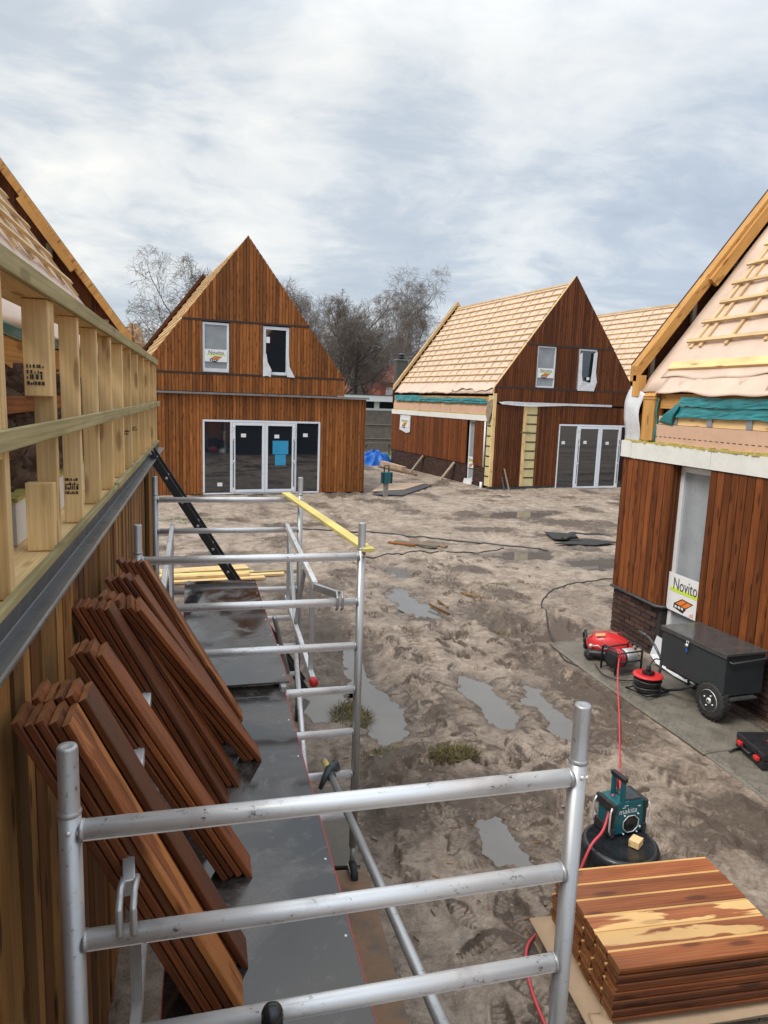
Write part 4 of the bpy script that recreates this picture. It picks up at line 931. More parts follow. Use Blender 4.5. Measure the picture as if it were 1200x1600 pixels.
# ---------------------------------------------------------------- scaffold
SCX = lambda y: -.304 - .0224 * (y - 1.645)
ZR = [2.085 - .289 * k for k in range(7)]
def frame(y, dz, label):
    xl, xr = SCX(y), SCX(y) + 1.313
    f = empty('scaffold_section', ((xl + xr) / 2, y, -.13), 0, label, 'scaffold', 'aluminium scaffold frames of the tower')
    o = V(((xl + xr) / 2, y, -.13)); top = 2.30 + dz
    for x in (xl, xr):
        b = MB(); b.tube([V((x, y, .12)) - o, V((x, y, top - .17)) - o], .0255, 18)
        p = b.build('upright', M['alu_grey'], f)
        b = MB(); b.lathe([(.0255, 0), (.0275, .002), (.0275, .008), (.0255, .011), (.0235, .014), (.0235, .164), (.021, .17), (.012, .168)], V((x, y, top - .172)) - o, n=18); b.build('spigot', M['alu_grey'], p)
        b = MB(); b.lathe([(.0065, 0), (.006, .004), (.003, .006)], V((x, y - .0245, top - .205)) - o, (0, -1, 0), 8); b.lathe([(.0065, 0), (.006, .004), (.003, .006)], V((x + (.018 if x > .3 else .02), y - .017, top - .21)) - o, (.7, -.7, 0), 8); b.build('bolt', M['alu'], p)
        b = MB(); b.tube([V((x, y, -.02)) - o, V((x, y, .14)) - o], .018, 10); b.box(V((x - .03, y - .045, -.03)) - o, V((x + .03, y + .02, -.018)) - o)
        for sx in (-.028, .024): b.box(V((x + sx, y - .07, -.10)) - o, V((x + sx + .004, y + .01, -.02)) - o)
        c = b.build('castor', M['alu_grey'], f)
        b = MB(); b.lathe([(.03, -.022), (.068, -.022), (.075, -.012), (.075, .012), (.068, .022), (.03, .022)], V((x, y - .03, -.055)) - o, (1, 0, 0), 20); b.build('wheel', M['rubber'], c)
    for z in ZR:
        z += dz; b = MB(); zz = z - .0
        n = 16; vs = []; gs = []; fs = []
        b.tube([V((xl + .02, y, zz)) - o, V((xr - .02, y, zz)) - o], .0245, 20)
        for k in range(-3, 4):   # ribbed grip lines of the rung profile
            a = -1.05 + k * .13; b.beam(V((xl + .028, y - .0243 * math.cos(a), zz + .0243 * math.sin(a))) - o, V((xr - .028, y - .0243 * math.cos(a), zz + .0243 * math.sin(a))) - o, .0022, .0022)
        b.build('rung', M['alu'], f)
        for x, sg in ((xl, 1), (xr, -1)):
            b = MB(); b.tube([V((x + sg * .020, y, zz)) - o, V((x + sg * .031, y, zz)) - o], [.0275, .0258], 16); b.build('weld_ring', M['alu_grey'], f)
    return f
frame(1.645, -.055, 'nearest scaffold frame whose posts and thick rungs cross the foreground')
frame(4.20, 0, 'middle scaffold frame, its right post under the near end of the yellow plank')
frame(6.65, 0, 'farthest scaffold frame beside the ladder, under the far end of the yellow plank')
def guard(name, y0, y1, x0, x1, label, red=False, hook_at=None, hook_sg=1):
    """leaning guard rail: two rails, uprights, diagonals, and a hook over the rung at its near end"""
    g = empty(name, ((x0 + x1) / 2, (y0 + y1) / 2, 1.2), 0, label, 'guard rail', 'aluminium guard rails of the tower'); o = V(((x0 + x1) / 2, (y0 + y1) / 2, 1.2))
    lerp = lambda t: (x0 + (x1 - x0) * t, y0 + (y1 - y0) * t)
    def pt(t, z): a, b = lerp(t); return V((a, b, z)) - o
    b = MB(); b.beam(pt(0, 1.845), pt(1, 1.85), .034, .05); b.build('top_rail', M['alu'], g, bevel=.004)
    b = MB(); b.beam(pt(.0, 1.16), pt(1.0, 1.20), .034, .05); b.build('bottom_rail', M['alu'], g, bevel=.004)
    for t in (.08, .93):
        b = MB(); b.beam(pt(t, 1.18), pt(t, 1.83), .03, .03, (1, 0, 0)); b.build('guard_upright', M['alu_grey'], g)
    for t0_, t1_ in ((.10, .40), (.72, .42)):
        b = MB(); b.beam(pt(t0_, 1.82), pt(t1_, 1.19), .026, .026, (1, 0, 0)); b.build('guard_diagonal', M['alu_grey'], g)
    if red:
        b = MB(); b.tube([pt(1.0, 1.20), pt(1.02, 1.20)], .03, 10); b.build('red_cap', M['red'], g)
    a, yb = lerp(1.0); b = MB(); hx = a + .12 * hook_sg
    b.beam(V((a, yb, 1.84)) - o, V((hx, yb - .17, 1.83)) - o, .03, .045)
    for s_ in (-.016, .016):
        b.tube([V((hx + s_, yb - .14, 1.84)) - o, V((hx + s_, yb - .21, 1.855)) - o, V((hx + s_, yb - .245, 1.83)) - o, V((hx + s_, yb - .245, 1.765)) - o, V((hx + s_, yb - .21, 1.745)) - o], .009, 8)
    b.build('hook', M['alu_grey'], g, bevel=.003)
    a, yb = lerp(0); b = MB(); b.tube([V((a, yb, 1.845)) - o, V((a, yb + .10, 1.85)) - o, V((a, yb + .12, 1.79)) - o], .018, 8); b.build('hook', M['alu_grey'], g)
guard('guard_rail', 6.55, 4.42, .765, .70, 'right guard rail with red end cap between the two far scaffold frames', True)
guard('guard_rail', 6.55, 4.42, -.27, -.24, 'left guard rail by the wall between the two far scaffold frames', False, hook_sg=.3)
guard('guard_rail', 4.10, 1.86, -.245, -.20, 'left guard rail behind the leaning boards, hooked on the nearest frame', False, hook_sg=.15)
# decks
def deck(y0, y1, z, label, w=.575, plates=1):
    xm = -.115 + w / 2 + .0; rz = .0125 if y1 > 5 else 0.0
    d = empty('scaffold_deck', ((.17 if not rz else .165), (y0 + y1) / 2, z), rz, label, 'scaffold deck', 'dark decks of the tower'); L = (y1 - y0) / 2
    for k in range(plates):
        a, b_ = -L + 2 * L * k / plates, -L + 2 * L * (k + 1) / plates - .004
        b = MB(); b.box((-w / 2, a, -.012), (w / 2, b_, 0)); b.build('deck_panel', M['deck'], d)
    for s_ in (-1, 1):
        b = MB(); b.box((s_ * w / 2 + (.0005 if s_ > 0 else -.0035), -L, -.012), (s_ * w / 2 + (.0035 if s_ > 0 else -.0005), L, .0012)); b.build('red_edge', M['deck_edge'], d)
        b = MB(); b.box((s_ * (w / 2 - .035) - .02, -L, -.065), (s_ * (w / 2 - .035) + .02, L, -.0125)); b.build('deck_beam', M['alu_grey'], d)
        for e_ in (-1, 1):
            b = MB(); b.beam((s_ * (w / 2 - .035), e_ * (L - .03), -.03), (s_ * (w / 2 - .035), e_ * (L + .06), -.03), .03, .04); b.build('deck_hook', M['alu_grey'], d)
    b = MB()
    for i in range(7):
        for s_ in (-1, 1): b.lathe([(.006, 0), (.005, .0015)], (s_ * (w / 2 - .02), -L + .1 + i * (2 * L - .2) / 6, 0), n=8)
    b.build('rivets', M['alu'], d, kind='stuff')
    return d
deck(1.50, 4.06, 1.345, 'wet near scaffold deck under the leaning boards')
deck(3.99, 6.40, 1.385, 'dry grey far scaffold deck between the two far frames', w=.615, plates=1)
# drops of dried dirt and the cap of a tube near the camera
b = MB(); b.tube([(.155, 1.50, 1.30), (.155, 1.50, 1.575)], .024, 16); c = empty('capped_tube', (0, 0, 0), 0, 'short tube with a black domed cap at the bottom edge', 'tube')
b.build('tube_body', M['alu_grey'], c); b = MB(); b.lathe([(.0265, 0), (.0265, .03), (.022, .042), (.010, .048)], (.155, 1.50, 1.560), n=18); b.build('cap', M['tub'], c)
br_ = empty('diagonal_brace', (.7, 3.0, .9), 0, 'sloping tube with a grey claw, clipped to the lowest rung of the middle frame', 'brace'); o = V((.7, 3.0, .9))
p0, p1 = V((.68, 1.45, 1.262)), V((.795, 4.47, .60)); dv = (p1 - p0).normalized()
b = MB(); b.tube([p0 - o, p1 - o], .0215, 16); b.build('brace_tube', M['alu_grey'], br_)
b = MB(); b.tube([p1 - dv * .24 - o, p1 - dv * .05 - o], .0222, 16); b.build('label_sleeve', M['yellow_wood'], br_)
b = MB(); k = V((.783, 4.17, .667)) - o
b.tube([k + V((-.075, -.07, -.055)), k + V((-.05, -.06, .0)), k + V((-.01, -.02, .045)), k + V((.035, .02, .05)), k + V((.055, .05, .0)), k + V((.05, .06, -.05))], [.013, .02, .028, .028, .022, .014], 10); b.tube([k - dv * .06, k + dv * .05], .031, 14); b.build('claw', M['flash_dark'], br_, bevel=0)
b = MB(); q0 = V((.75, 3.62, .60)); b.tube([(p0 + dv * 2.12) - o, q0 + V((.03, -.05, .13)) - o], .017, 10); b.build('spring_catch', M['steel_white'], br_)
b = MB(); b.tube([(.87, 6.6, .585), (.62, 4.18, .685)], .0215, 14); tag(b.build('diagonal_brace', M['alu']), 'white tube running low under the far guard rail', 'brace')
b = MB(); b.tube([(.80, 6.62, .38), (.55, 5.5, 1.30)], .02, 12); tag(b.build('diagonal_brace', M['alu_grey']), 'short grey tube slanting beside the far deck', 'brace')
# yellow plank lying on the two frames
b = MB(); b.beam((.765, 6.72, 2.135), (.985, 4.14, 2.135), .075, .022); tag(b.build('yellow_plank', M['yellow_wood'], bevel=.002), 'thin yellow plank resting across the tops of two scaffold frames', 'plank')
# ladder
ld = empty('ladder', (.3, 7.35, 1.0), 0, 'black ladder leaning against the gutter edge behind the far scaffold frame', 'ladder'); o = V((.3, 7.35, 1.0))
lt, lb = V((-.50, 7.2, 2.47)), V((1.08, 7.2, -.10)); la = (lt - lb).normalized()
for dy in (0, .36):
    b = MB(); b.beam(lt + V((0, dy, 0)) - o, lb + V((0, dy, 0)) - o, .028, .075, (0, 1, 0)); st = None
    b = MB(); b.beam(lt + V((0, dy, 0)) - o, lb + V((0, dy, 0)) - o, .075, .026, (0, 1, 0)); st = b.build('stile', M['black'], ld, bevel=.003)
    if dy == 0:
        for k in range(11):
            b = MB(); b.tube([lb + la * (.2 + k * .28) + V((0, -.014, 0)) - o, lb + la * (.2 + k * .28) + V((0, -.020, 0)) - o], [.017, .015], 12); b.build('rung_end', M['alu_grey'], st)
for k in range(11):
    b = MB(); b.tube([lb + la * (.2 + k * .28) - o, lb + la * (.2 + k * .28) + V((0, .36, 0)) - o], .015, 10); b.build('rung', M['alu_grey'], ld)

# ---------------------------------------------------------------- boards leaning on the wall
BW, BT, TG = .122, .021, .008
def board_mesh(name, L, mats, W=BW, T=BT):
    b = MB(); c = .003
    pr = [(c, 0), (W - c, 0), (W, c), (W, T - c), (W - c, T), (c, T), (0, T - c), (0, c)]
    n = len(pr); vs = [(0, y, z) for y, z in pr] + [(L, y, z) for y, z in pr]
    b.add(vs, [(i, i + n, (i + 1) % n + n, (i + 1) % n) for i in range(n)], [(v[0], v[1], v[2]) for v in vs], 0)
    b.add(vs, [tuple(range(n)), tuple(range(2 * n - 1, n - 1, -1))], [(v[2] * 3, v[1], v[0]) for v in vs], 1)
    b.box((0, W, T * .35), (L, W + TG, T * .80), 2)
    return b.mesh(name, mats)
lean_m = [board_mesh('leaning_board', .985, [M['board'], M['board_end'], M['board']]) for _ in range(4)]
lean_top = [board_mesh('leaning_board', .985, [M['board'], M['board_end'], M['board']]), board_mesh('leaning_board', .985, [M['board_streak'], M['board_end'], M['board_streak']])]
def lean(yb, xb, n, lab_top, lab_rest, grp, yt=None, xt=-.335, mesh_top=None, zoff=1.347, L=.985, zt=None):
    """a pile of n boards leaning towards -X; yb/yt = near edge at bottom/top"""
    yt = yb if yt is None else yt
    B = V((xb, yb, zoff)); hx = xt - xb; dy = yt - yb
    hz_ = math.sqrt(max(.05, L * L - hx * hx - dy * dy)); a = V((hx, dy, hz_)).normalized()
    wy = V((0, 1, 0)); wy = (wy - a * wy.dot(a)).normalized(); nn = a.cross(wy).normalized()
    if nn.x < 0: nn = -nn
    for i in range(n):
        j = rng.uniform(-.018, .018) if i else 0
        base = B - nn * (BT * (i + 1) + .0035 * i); lift = (zoff - base.z) / a.z + .003
        p = base + a * (lift + abs(j)) + wy * rng.uniform(-.004, .004)
        me = (mesh_top or lean_top[0]) if i == 0 else rng.choice(lean_m)
        o = bpy.data.objects.new('leaning_board', me); col.objects.link(o)
        m = Matrix((a, wy, a.cross(wy))).transposed().to_4x4(); m.translation = p; o.matrix_world = m
        tag(o, lab_top if i == 0 else ORD[i] + ' board from the outside ' + lab_rest, 'board', grp)
ORD = ['top', 'second', 'third', 'fourth', 'fifth', 'sixth', 'seventh', 'eighth', 'ninth', 'tenth', 'eleventh', 'twelfth', 'lowest']
lean(1.775, .130, 5, 'board with orange streaks, outermost of the nearest leaning pile', 'in the nearest leaning pile with the orange streak', 'boards in the nearest leaning pile', mesh_top=lean_top[1], xt=-.295)
lean(1.925, .150, 5, 'plain red brown board just behind the orange streaked leaning board', 'in the plain pile right behind the nearest leaning one', 'boards behind the nearest leaning pile', xt=-.28)
lean(2.335, .190, 4, 'outermost red board of the separate second leaning pile', 'in the separate second leaning pile', 'boards in the second leaning pile', xt=-.29)
lean(2.800, .125, 6, 'outermost board of the wide dark third leaning pile', 'in the wide dark third leaning pile', 'boards in the third leaning pile', xt=-.325)
lean(2.945, .175, 3, 'brown board beside the wide dark third leaning pile', 'in the thin brown pile beside the wide dark one', 'boards beside the third leaning pile', xt=-.31, yt=2.99)
lean(3.16, .290, 3, 'skewed board whose foot stands farthest out on the deck', 'in the skewed bundle standing out on the deck', 'skewed boards on the deck', xt=-.22, yt=2.96)
lean(3.34, .24, 5, 'outermost board of the fourth leaning pile', 'in the fourth leaning pile', 'boards in the fourth leaning pile', xt=-.285, yt=3.42)
lean(3.60, .225, 5, 'light edged outermost board of the farthest leaning pile', 'in the farthest leaning pile with the light edge', 'boards in the farthest leaning pile', xt=-.27, yt=3.75, mesh_top=board_mesh('leaning_board', .985, [M['board_streak'], M['board_end'], M['sap']]))

# ---------------------------------------------------------------- pallet with stacked boards
PO, PA = V((1.885, 2.575, 0)), math.atan2(-.062, 1)
pu, pw = V((math.cos(PA), math.sin(PA), 0)), V((-math.sin(PA), math.cos(PA), 0))
gp = hz(2.3, 2.95)
pal = empty('pallet', PO + V((0, 0, gp)), PA, 'wooden pallet under the flat stack of red boards', 'pallet')
for y in (-.02, .14, .30, .46, .62):
    b = MB(); b.box((-.10, y, .105), (1.05, y + .10, .127)); b.build('deck_slat', M['grey_wood'], pal)
for x in (-.09, .43, .94):
    for y in (-.015, .30, .625):
        b = MB(); b.box((x, y, .022), (x + .10, y + .09, .104)); b.build('block', M['grey_wood'], pal)
for y in (-.015, .30, .625):
    b = MB(); b.box((-.10, y, 0), (1.05, y + .09, .021)); b.build('runner', M['grey_wood'], pal)
def cardb(u, v):
    return PO + pu * (-.115 + 1.16 * u) + pw * (-.035 + .80 * v) + V((0, 0, gp + .131 + .004 * math.sin(u * 9 + v * 4)))
tag(sheet('cardboard_sheet', cardb, 10, 8, M['card'], thick=.006), 'brown cardboard sheet between the pallet and the stacked boards', 'cardboard')
def cardf(u, v):
    return PO + pu * (-.09 + .10 * u) + pw * (-.055 + .14 * v) + V((0, 0, gp + .142 + .03 * u * v + .012 * math.sin(v * 8 + u * 5)))
tag(sheet('cardboard_scrap', cardf, 6, 6, M['card'], thick=.003), 'crumpled scrap of cardboard at the near corner of the board stack', 'cardboard')
LB = .945; pitch = .1185; TG = .0155
st_m = [board_mesh('stacked_board', LB, [M['board'], M['board_end'], M['sap'] if k == 0 else M['board']], W=.102, T=.0195) for k in range(3)]
tops = ['nearest red board on top of the pallet stack', 'board with a pale right half, second from the near side on the stack top', 'board with a long pale stripe in the middle of the stack top', 'red board behind the pale striped one on the stack top', 'red board second from the far side of the stack top', 'farthest board on top of the stack, against the black tub']
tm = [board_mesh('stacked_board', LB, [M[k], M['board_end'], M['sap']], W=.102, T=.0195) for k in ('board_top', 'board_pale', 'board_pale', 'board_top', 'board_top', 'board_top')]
ROWN = ['nearest', 'second nearest', 'third nearest', 'third farthest', 'second farthest', 'farthest']
NL = 13; ztop = .452
for l in range(NL):
    for r_ in range(6):
        z = ztop - (l + 1) * .0228
        if z < gp + .14: continue
        top = l == 0
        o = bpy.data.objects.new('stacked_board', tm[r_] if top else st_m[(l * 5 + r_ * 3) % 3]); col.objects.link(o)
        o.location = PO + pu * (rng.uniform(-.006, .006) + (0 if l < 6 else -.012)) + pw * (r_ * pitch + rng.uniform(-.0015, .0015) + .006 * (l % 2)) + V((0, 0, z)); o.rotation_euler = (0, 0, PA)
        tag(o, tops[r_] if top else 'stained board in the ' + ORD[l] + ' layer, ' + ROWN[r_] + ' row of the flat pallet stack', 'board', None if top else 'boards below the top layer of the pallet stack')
# ---------------------------------------------------------------- tub, radio, wood block
tb = (2.455, 3.46)
b = MB(); b.lathe([(.245, .0), (.243, .30), (.235, .40), (.222, .435), (.205, .447), (.198, .440), (.10, .441), (.0, .442)], (tb[0], tb[1], 0), n=48, cap=False)
t_ = tag(b.build('plastic_tub', M['tub']), 'upturned black tub behind the board stack, carrying the teal radio', 'tub')
RA = R(6); rc = V((2.525, 3.585, .443))
rad = empty('site_radio', rc, RA, 'teal jobsite radio with a folded up handle standing on the black tub', 'radio')
b = MB(); b.prism([(-.115, .012), (.115, .012), (.118, .19), (.10, .225), (-.10, .225), (-.118, .19)], (0, -.075, 0), (1, 0, 0), (0, 0, 1), (0, .15, 0), gy=False); b.build('body', M['makteal'], rad, bevel=.008)
for sx in (-1, 1):
    for z0, z1 in ((.004, .065), (.165, .222)):
        b = MB(); b.box((sx * .118 - .014, -.088, z0), (sx * .118 + .014, .086, z1)); b.build('corner_bumper', M['rubber'], rad, bevel=.006)
    b = MB(); b.box((sx * .118 - .010, -.084, .066), (sx * .118 + .008, -.05, .164)); b.build('side_pad', M['rubber'], rad, bevel=.004)
    b = MB(); b.tube([(sx * .135, -.08, .03), (sx * .15, -.085, .06), (sx * .15, -.085, .17), (sx * .135, -.08, .205)], .006, 8); b.build('guard_bar', M['alu'], rad)
    b = MB(); b.tube([(sx * .135, .07, .03), (sx * .15, .075, .06), (sx * .15, .075, .17), (sx * .135, .07, .205)], .006, 8); b.build('guard_bar', M['alu'], rad)
for y in (-.045, .045):
    b = MB(); b.box((-.052 - .012, y - .012 - .02, .19), (-.052 + .012, y + .012 - .02, .36)); b.build('handle_post', M['makteal'], rad, bevel=.004)
b = MB(); b.box((-.068, -.085, .355), (-.036, .045, .385)); b.build('handle_grip', M['black'], rad, bevel=.007)
b = MB(); b.box((-.02, -.06, .2255), (.085, .062, .232))
for k in range(6): b.box((.0 + k * .016, -.073, .2255), (.008 + k * .016, -.062, .236))
b.build('top_panel', M['flash_dark'], rad)
oc = [(math.cos(R(22.5 + 45 * k)) * .062, math.sin(R(22.5 + 45 * k)) * .058) for k in range(8)]
b = MB(); b.prism([(x * .95, y * .95 + .078) for x, y in oc], (.012, -.0775, 0), (1, 0, 0), (0, 0, 1), (0, .004, 0)); b.lathe([(.040, 0), (.036, .004), (.015, .000), (.012, .003)], (.012, -.0785, .078), (0, -1, 0), 20); b.build('speaker', M['black'], rad)
b = MB(); b.tube([(.012 + x, -.083, .078 + y) for x, y in oc], .0032, 6, closed=True)
for x, y in ((-.05, .06), (.05, .06), (-.05, -.06), (.05, -.06)): b.tube([(.012 + x, -.076, .078 + y), (.012 + x, -.088, .078 + y)], .005, 8)
b.build('speaker_guard', M['alu'], rad)
b = MB(); add_text(b, 'makita', (-.080, -.0765, .148), (1, 0, 0), (0, 0, 1), .052, .135, shear=.15, mi=0)
b.quad((-.055, -.0763, .198), (-.012, -.0763, .198), (-.012, -.0763, .203), (-.055, -.0763, .203)); b.quad((-.055, -.0763, .186), (-.03, -.0763, .186), (-.03, -.0763, .191), (-.055, -.0763, .191)); b.quad((.06, -.0763, .182), (.082, -.0763, .182), (.082, -.0763, .189), (.06, -.0763, .189)); b.build('lettering', M['white'], rad)
b = MB(); b.lathe([(.008, 0), (.008, .008), (.006, .010)], (.085, -.0755, .045), (0, -1, 0), 12); b.build('knob', M['alu'], rad)
b = MB(); b.obb((2.522, 3.405, .443 + .024), (math.cos(R(35)), math.sin(R(35)), 0), (-math.sin(R(35)), math.cos(R(35)), 0), (0, 0, 1), .038, .031, .0215); tag(b.build('wood_block', M['pine'], bevel=.0015), 'small offcut of pale wood lying on the black tub by the radio', 'wood block')

# ---------------------------------------------------------------- grip mats along the right house
MATZ = .032
def mat_panel(y0, y1, x0, x1, dz, label, seed):
    rr = random.Random(seed); p = rr.random() * 6
    m = empty('grip_mat', ((x0 + x1) / 2, (y0 + y1) / 2, MATZ + dz), 0, label, 'ground mat', 'grip mats along the right house'); o = V(((x0 + x1) / 2, (y0 + y1) / 2, MATZ + dz))
    def fn(u, v):
        x = x0 + (x1 - x0) * v + .012 * math.sin(u * 5 + p) * (1 - v); y = y0 + (y1 - y0) * u
        return V((x, y, MATZ + dz + .006 * math.sin(u * 6 + p) - .010 * max(0, .12 - v) / .12)) - o
    sheet('mat_sheet', fn, 30, 14, M['mat'], m, thick=.022)
    st = MB(); 
    nx, ny = int((x1 - x0) / .035), int((y1 - y0) / .035)
    for i in range(nx):
        for j in range(ny):
            x, y = x0 + .03 + i * .035, y0 + .02 + j * .035; sg = 1 if (i + j) % 2 else -1
            if rr.random() < .25: continue
            z = MATZ + dz + .006 * math.sin((y - y0) / (y1 - y0) * 6 + p) + .0008
            d = V((.010, .010 * sg, 0)); e_ = V((-.0028 * sg, .0028, 0)) if sg > 0 else V((.0028, .0028, 0))
            c = V((x, y, z)) - o; up = V((0, 0, .0028)); st.add([c - d - e_, c + d - e_, c + d + e_, c - d + e_, c + up], [(0, 1, 4), (1, 2, 4), (2, 3, 4), (3, 0, 4)], [(0, 0, 0)] * 5)
    st.build('grip_studs', M['mat'], m, kind='stuff')
mat_panel(5.02, 7.95, 4.31, 5.24, 0, 'longest muddy grip mat, under the red compressor and the box cart', 3)
mat_panel(3.10, 5.06, 4.345, 5.30, -.012, 'nearer muddy grip mat, under the black toolbox', 4)
zm = MATZ + .012
# box cart
ct = empty('box_cart', (5.0, 5.95, zm), R(4), 'anthracite steel box on a wheeled barrow beside the tall window', 'cart'); o = V((5.0, 5.95, 0))
x0, x1, y0, y1 = -.19, .29, -.48, .42; zb, zt = .285, .69
b = MB(); b.box((x0, y0, zb), (x1, y1, zt)); b.build('box_body', M['cart'], ct, bevel=.006)
b = MB(); b.box((x0 - .018, y0 - .018, zt + .004), (x1 + .015, y1 + .015, zt + .028)); b.box((x0 - .016, y0 - .016, zt - .02), (x0 - .012, y1 + .013, zt + .004)); b.build('lid', M['cart_lid'], ct, bevel=.004)
b = MB(); b.tube([(x0 + .03, y0 - .004, zt - .05), (x0 + .04, y0 - .03, zt - .06), (x1 - .03, y0 - .03, zt - .045), (x1 - .02, y0 - .004, zt - .035)], .009, 8); b.build('end_handle', M['cart_lid'], ct)
b = MB(); b.lathe([(.018, 0), (.018, .016)], (x0 - .022, .02, zt - .055), (-1, 0, 0), 12); b.tube([(x0 - .022, .008, zt - .045), (x0 - .022, .008, zt - .01), (x0 - .022, .032, zt - .01), (x0 - .022, .032, zt - .045)], .004, 6); b.build('padlock', M['alu'], ct)
b = MB(); b.box((x0 - .028, .012, zt - .125), (x0 - .02, .03, zt - .075)); b.build('padlock_key', M['blue'], ct)
for sx, nm in ((x0 + .05, 1),):
    b = MB(); c_ = V((sx - .02, -.33, .188)); b.lathe([(.10, -.045), (.15, -.05), (.178, -.04), (.187, -.02), (.190, 0), (.187, .02), (.178, .04), (.15, .05), (.10, .045)], c_, (-1, 0, 0), 32)
    for k in range(28):
        a = k * 6.283 / 28
        for s_ in (-1, 1): b.obb(c_ + V((s_ * .022, math.cos(a + s_ * .05) * .188, math.sin(a + s_ * .05) * .188)), (1, 0, 0), (0, -math.sin(a), math.cos(a)), (0, math.cos(a), math.sin(a)), .018, .010, .004)
    wh = b.build('wheel', M['rubber'], ct)
    b = MB(); b.lathe([(.108, .052), (.112, .046), (.100, .030), (.085, .012), (.03, .020), (.03, .05), (.012, .055)], c_, (-1, 0, 0), 28, cap=False); b.lathe([(.104, .034), (.001, .040)], c_, (-1, 0, 0), 28, cap=False)
    for k in range(4): b.lathe([(.009, .03), (.008, .055)], c_ + V((0, math.cos(k * 1.57 + .4) * .06, math.sin(k * 1.57 + .4) * .06)), (-1, 0, 0), 8)
    b.build('rim', M['alu'], wh)
b = MB(); b.tube([(x0 + .01, -.33, .188), (x1, -.33, .188)], .014, 8); b.beam((x0 + .06, -.44, .268), (x0 + .06, .36, .268), .04, .03); b.beam((x1 - .06, -.44, .268), (x1 - .06, .36, .268), .04, .03); b.beam((x0 + .06, -.33, .19), (x0 + .06, -.33, .27), .03, .05, (0, 1, 0)); b.beam((x1 - .06, -.33, .19), (x1 - .06, -.33, .27), .03, .05, (0, 1, 0))
b.box((x0 + .06, y0 - .05, .255), (x1 - .1, y0 + .08, .27)); b.build('chassis', M['cart_lid'], ct)
for sx in (x0 + .03, x1 - .06):
    b = MB(); b.tube([(sx, -.10, .255), (sx, .10, .12), (sx, .30, .03), (sx, .36, .016), (sx, .42, .03), (sx, .44, .14), (sx, .43, .285)], .015, 10); b.build('leg', M['black'], ct)
    b = MB(); b.tube([(sx, .05, .262), (sx, .40, .30), (sx, .55, .44), (sx, .66, .50), (sx, .72, .508)], .014, 10); b.tube([(sx, .70, .507), (sx, .83, .512)], .019, 10); b.build('barrow_handle', M['cart_lid'], ct)
# compressor
cp = empty('air_compressor', (4.78, 7.33, zm), R(-28), 'red domed compressor on black wheels at the far end of the mats', 'compressor')
def shell(u, v):
    t = u; a = math.pi * v
    prof = math.sin(math.pi * min(1, max(0, (t * .94 + .03)))) ** .42
    rx = .155 * prof; rz_ = .225 * prof * (1 - .18 * t)
    return (-.27 + .54 * t, -rx * math.cos(a), .10 + rz_ * math.sin(a) ** .8 + .006 * math.sin(a * 9))
sheet('red_cover', shell, 22, 22, M['red'], cp)
b = MB(); b.box((-.27, -.14, .05), (.26, .14, .115)); b.tube([(-.24, -.15, .08), (.24, -.15, .08)], .045, 14); b.build('tank', M['black'], cp, bevel=.01)
for y in (-.16, .16):
    b = MB(); b.lathe([(.03, -.02), (.06, -.022), (.064, 0), (.06, .022), (.03, .02)], (-.23, y, .064), (0, 1, 0), 20); wh = b.build('wheel', M['rubber'], cp)
    b = MB(); b.lathe([(.03, 0), (.028, .024), (.01, .026)], (-.23, y, .064), (0, 1 if y > 0 else -1, 0), 14); b.build('hub', M['flash_dark'], wh)
b = MB(); b.tube([(-.27, -.12, .12), (-.30, -.12, .22), (-.28, -.12, .27), (-.28, .12, .27), (-.30, .12, .22), (-.27, .12, .12)], .016, 8); b.tube([(.26, -.1, .12), (.31, -.1, .2), (.31, .1, .2), (.26, .1, .12)], .014, 8); b.build('carry_handle', M['black'], cp)
b = MB(); b.tube([(-.20, -.155, .17), (-.14, -.185, .19), (-.08, -.17, .14)], .009, 8); b.lathe([(.028, 0), (.028, .02), (.02, .024)], (-.05, -.15, .17), (0, -1, 0), 14); b.lathe([(.024, 0), (.024, .018)], (-.22, -.14, .165), (0, -1, .3), 14); b.build('gauges', M['steel_white'], cp)
b = MB(); b.quad((-.17, -.108, .28), (-.06, -.108, .295), (-.06, -.075, .318), (-.17, -.075, .30)); b.build('pale_sticker', M['sap'], cp)
b = MB(); b.tube([(-.25, -.02, .17), (-.18, -.04, .325), (.0, -.02, .335), (.12, .05, .30), (.2, .12, .18)], .006, 6); b.build('red_lead', M['redhose'], cp)
# air hose reel in a black tube frame
hr = empty('hose_reel', (4.68, 6.92, zm), R(8), 'red air hose reel in a black tube frame beside the red compressor', 'hose reel')
for x in (-.17, .20):
    b = MB(); b.tube([(x, -.12, 0), (x, -.12, .26), (x, -.09, .29), (x, .09, .29), (x, .12, .26), (x, .12, 0)], .012, 8); b.build('side_frame', M['black'], hr)
b = MB()
for y, z in ((-.12, .02), (.12, .02), (-.12, .25), (.12, .25), (-.12, .14)): b.tube([(-.17, y, z), (.20, y, z)], .010, 8)
b.build('cross_bars', M['black'], hr)
b = MB(); b.lathe([(.05, -.15), (.10, -.15), (.105, -.14), (.06, -.135), (.06, .0), (.105, .005), (.10, .015), (.05, .015)], (0, 0, .15), (1, 0, 0), 24); b.build('drum', M['black'], hr)
for k in range(9):
    b = MB(); x = -.13 + k * .0155; rr_ = .085 + .012 * (k % 2); b.tube([(x + .002 * math.sin(i), rr_ * math.cos(i * .3927), .15 + rr_ * math.sin(i * .3927)) for i in range(16)], .0085, 7, closed=True); b.build('hose_turn', M['redhose'], hr)
b = MB(); b.lathe([(.01, .03), (.09, .03), (.098, .04), (.098, .16), (.09, .17), (.04, .175)], (0, 0, .15), (1, 0, 0), 26)
b.build('motor_drum', M['steel_white'], hr)
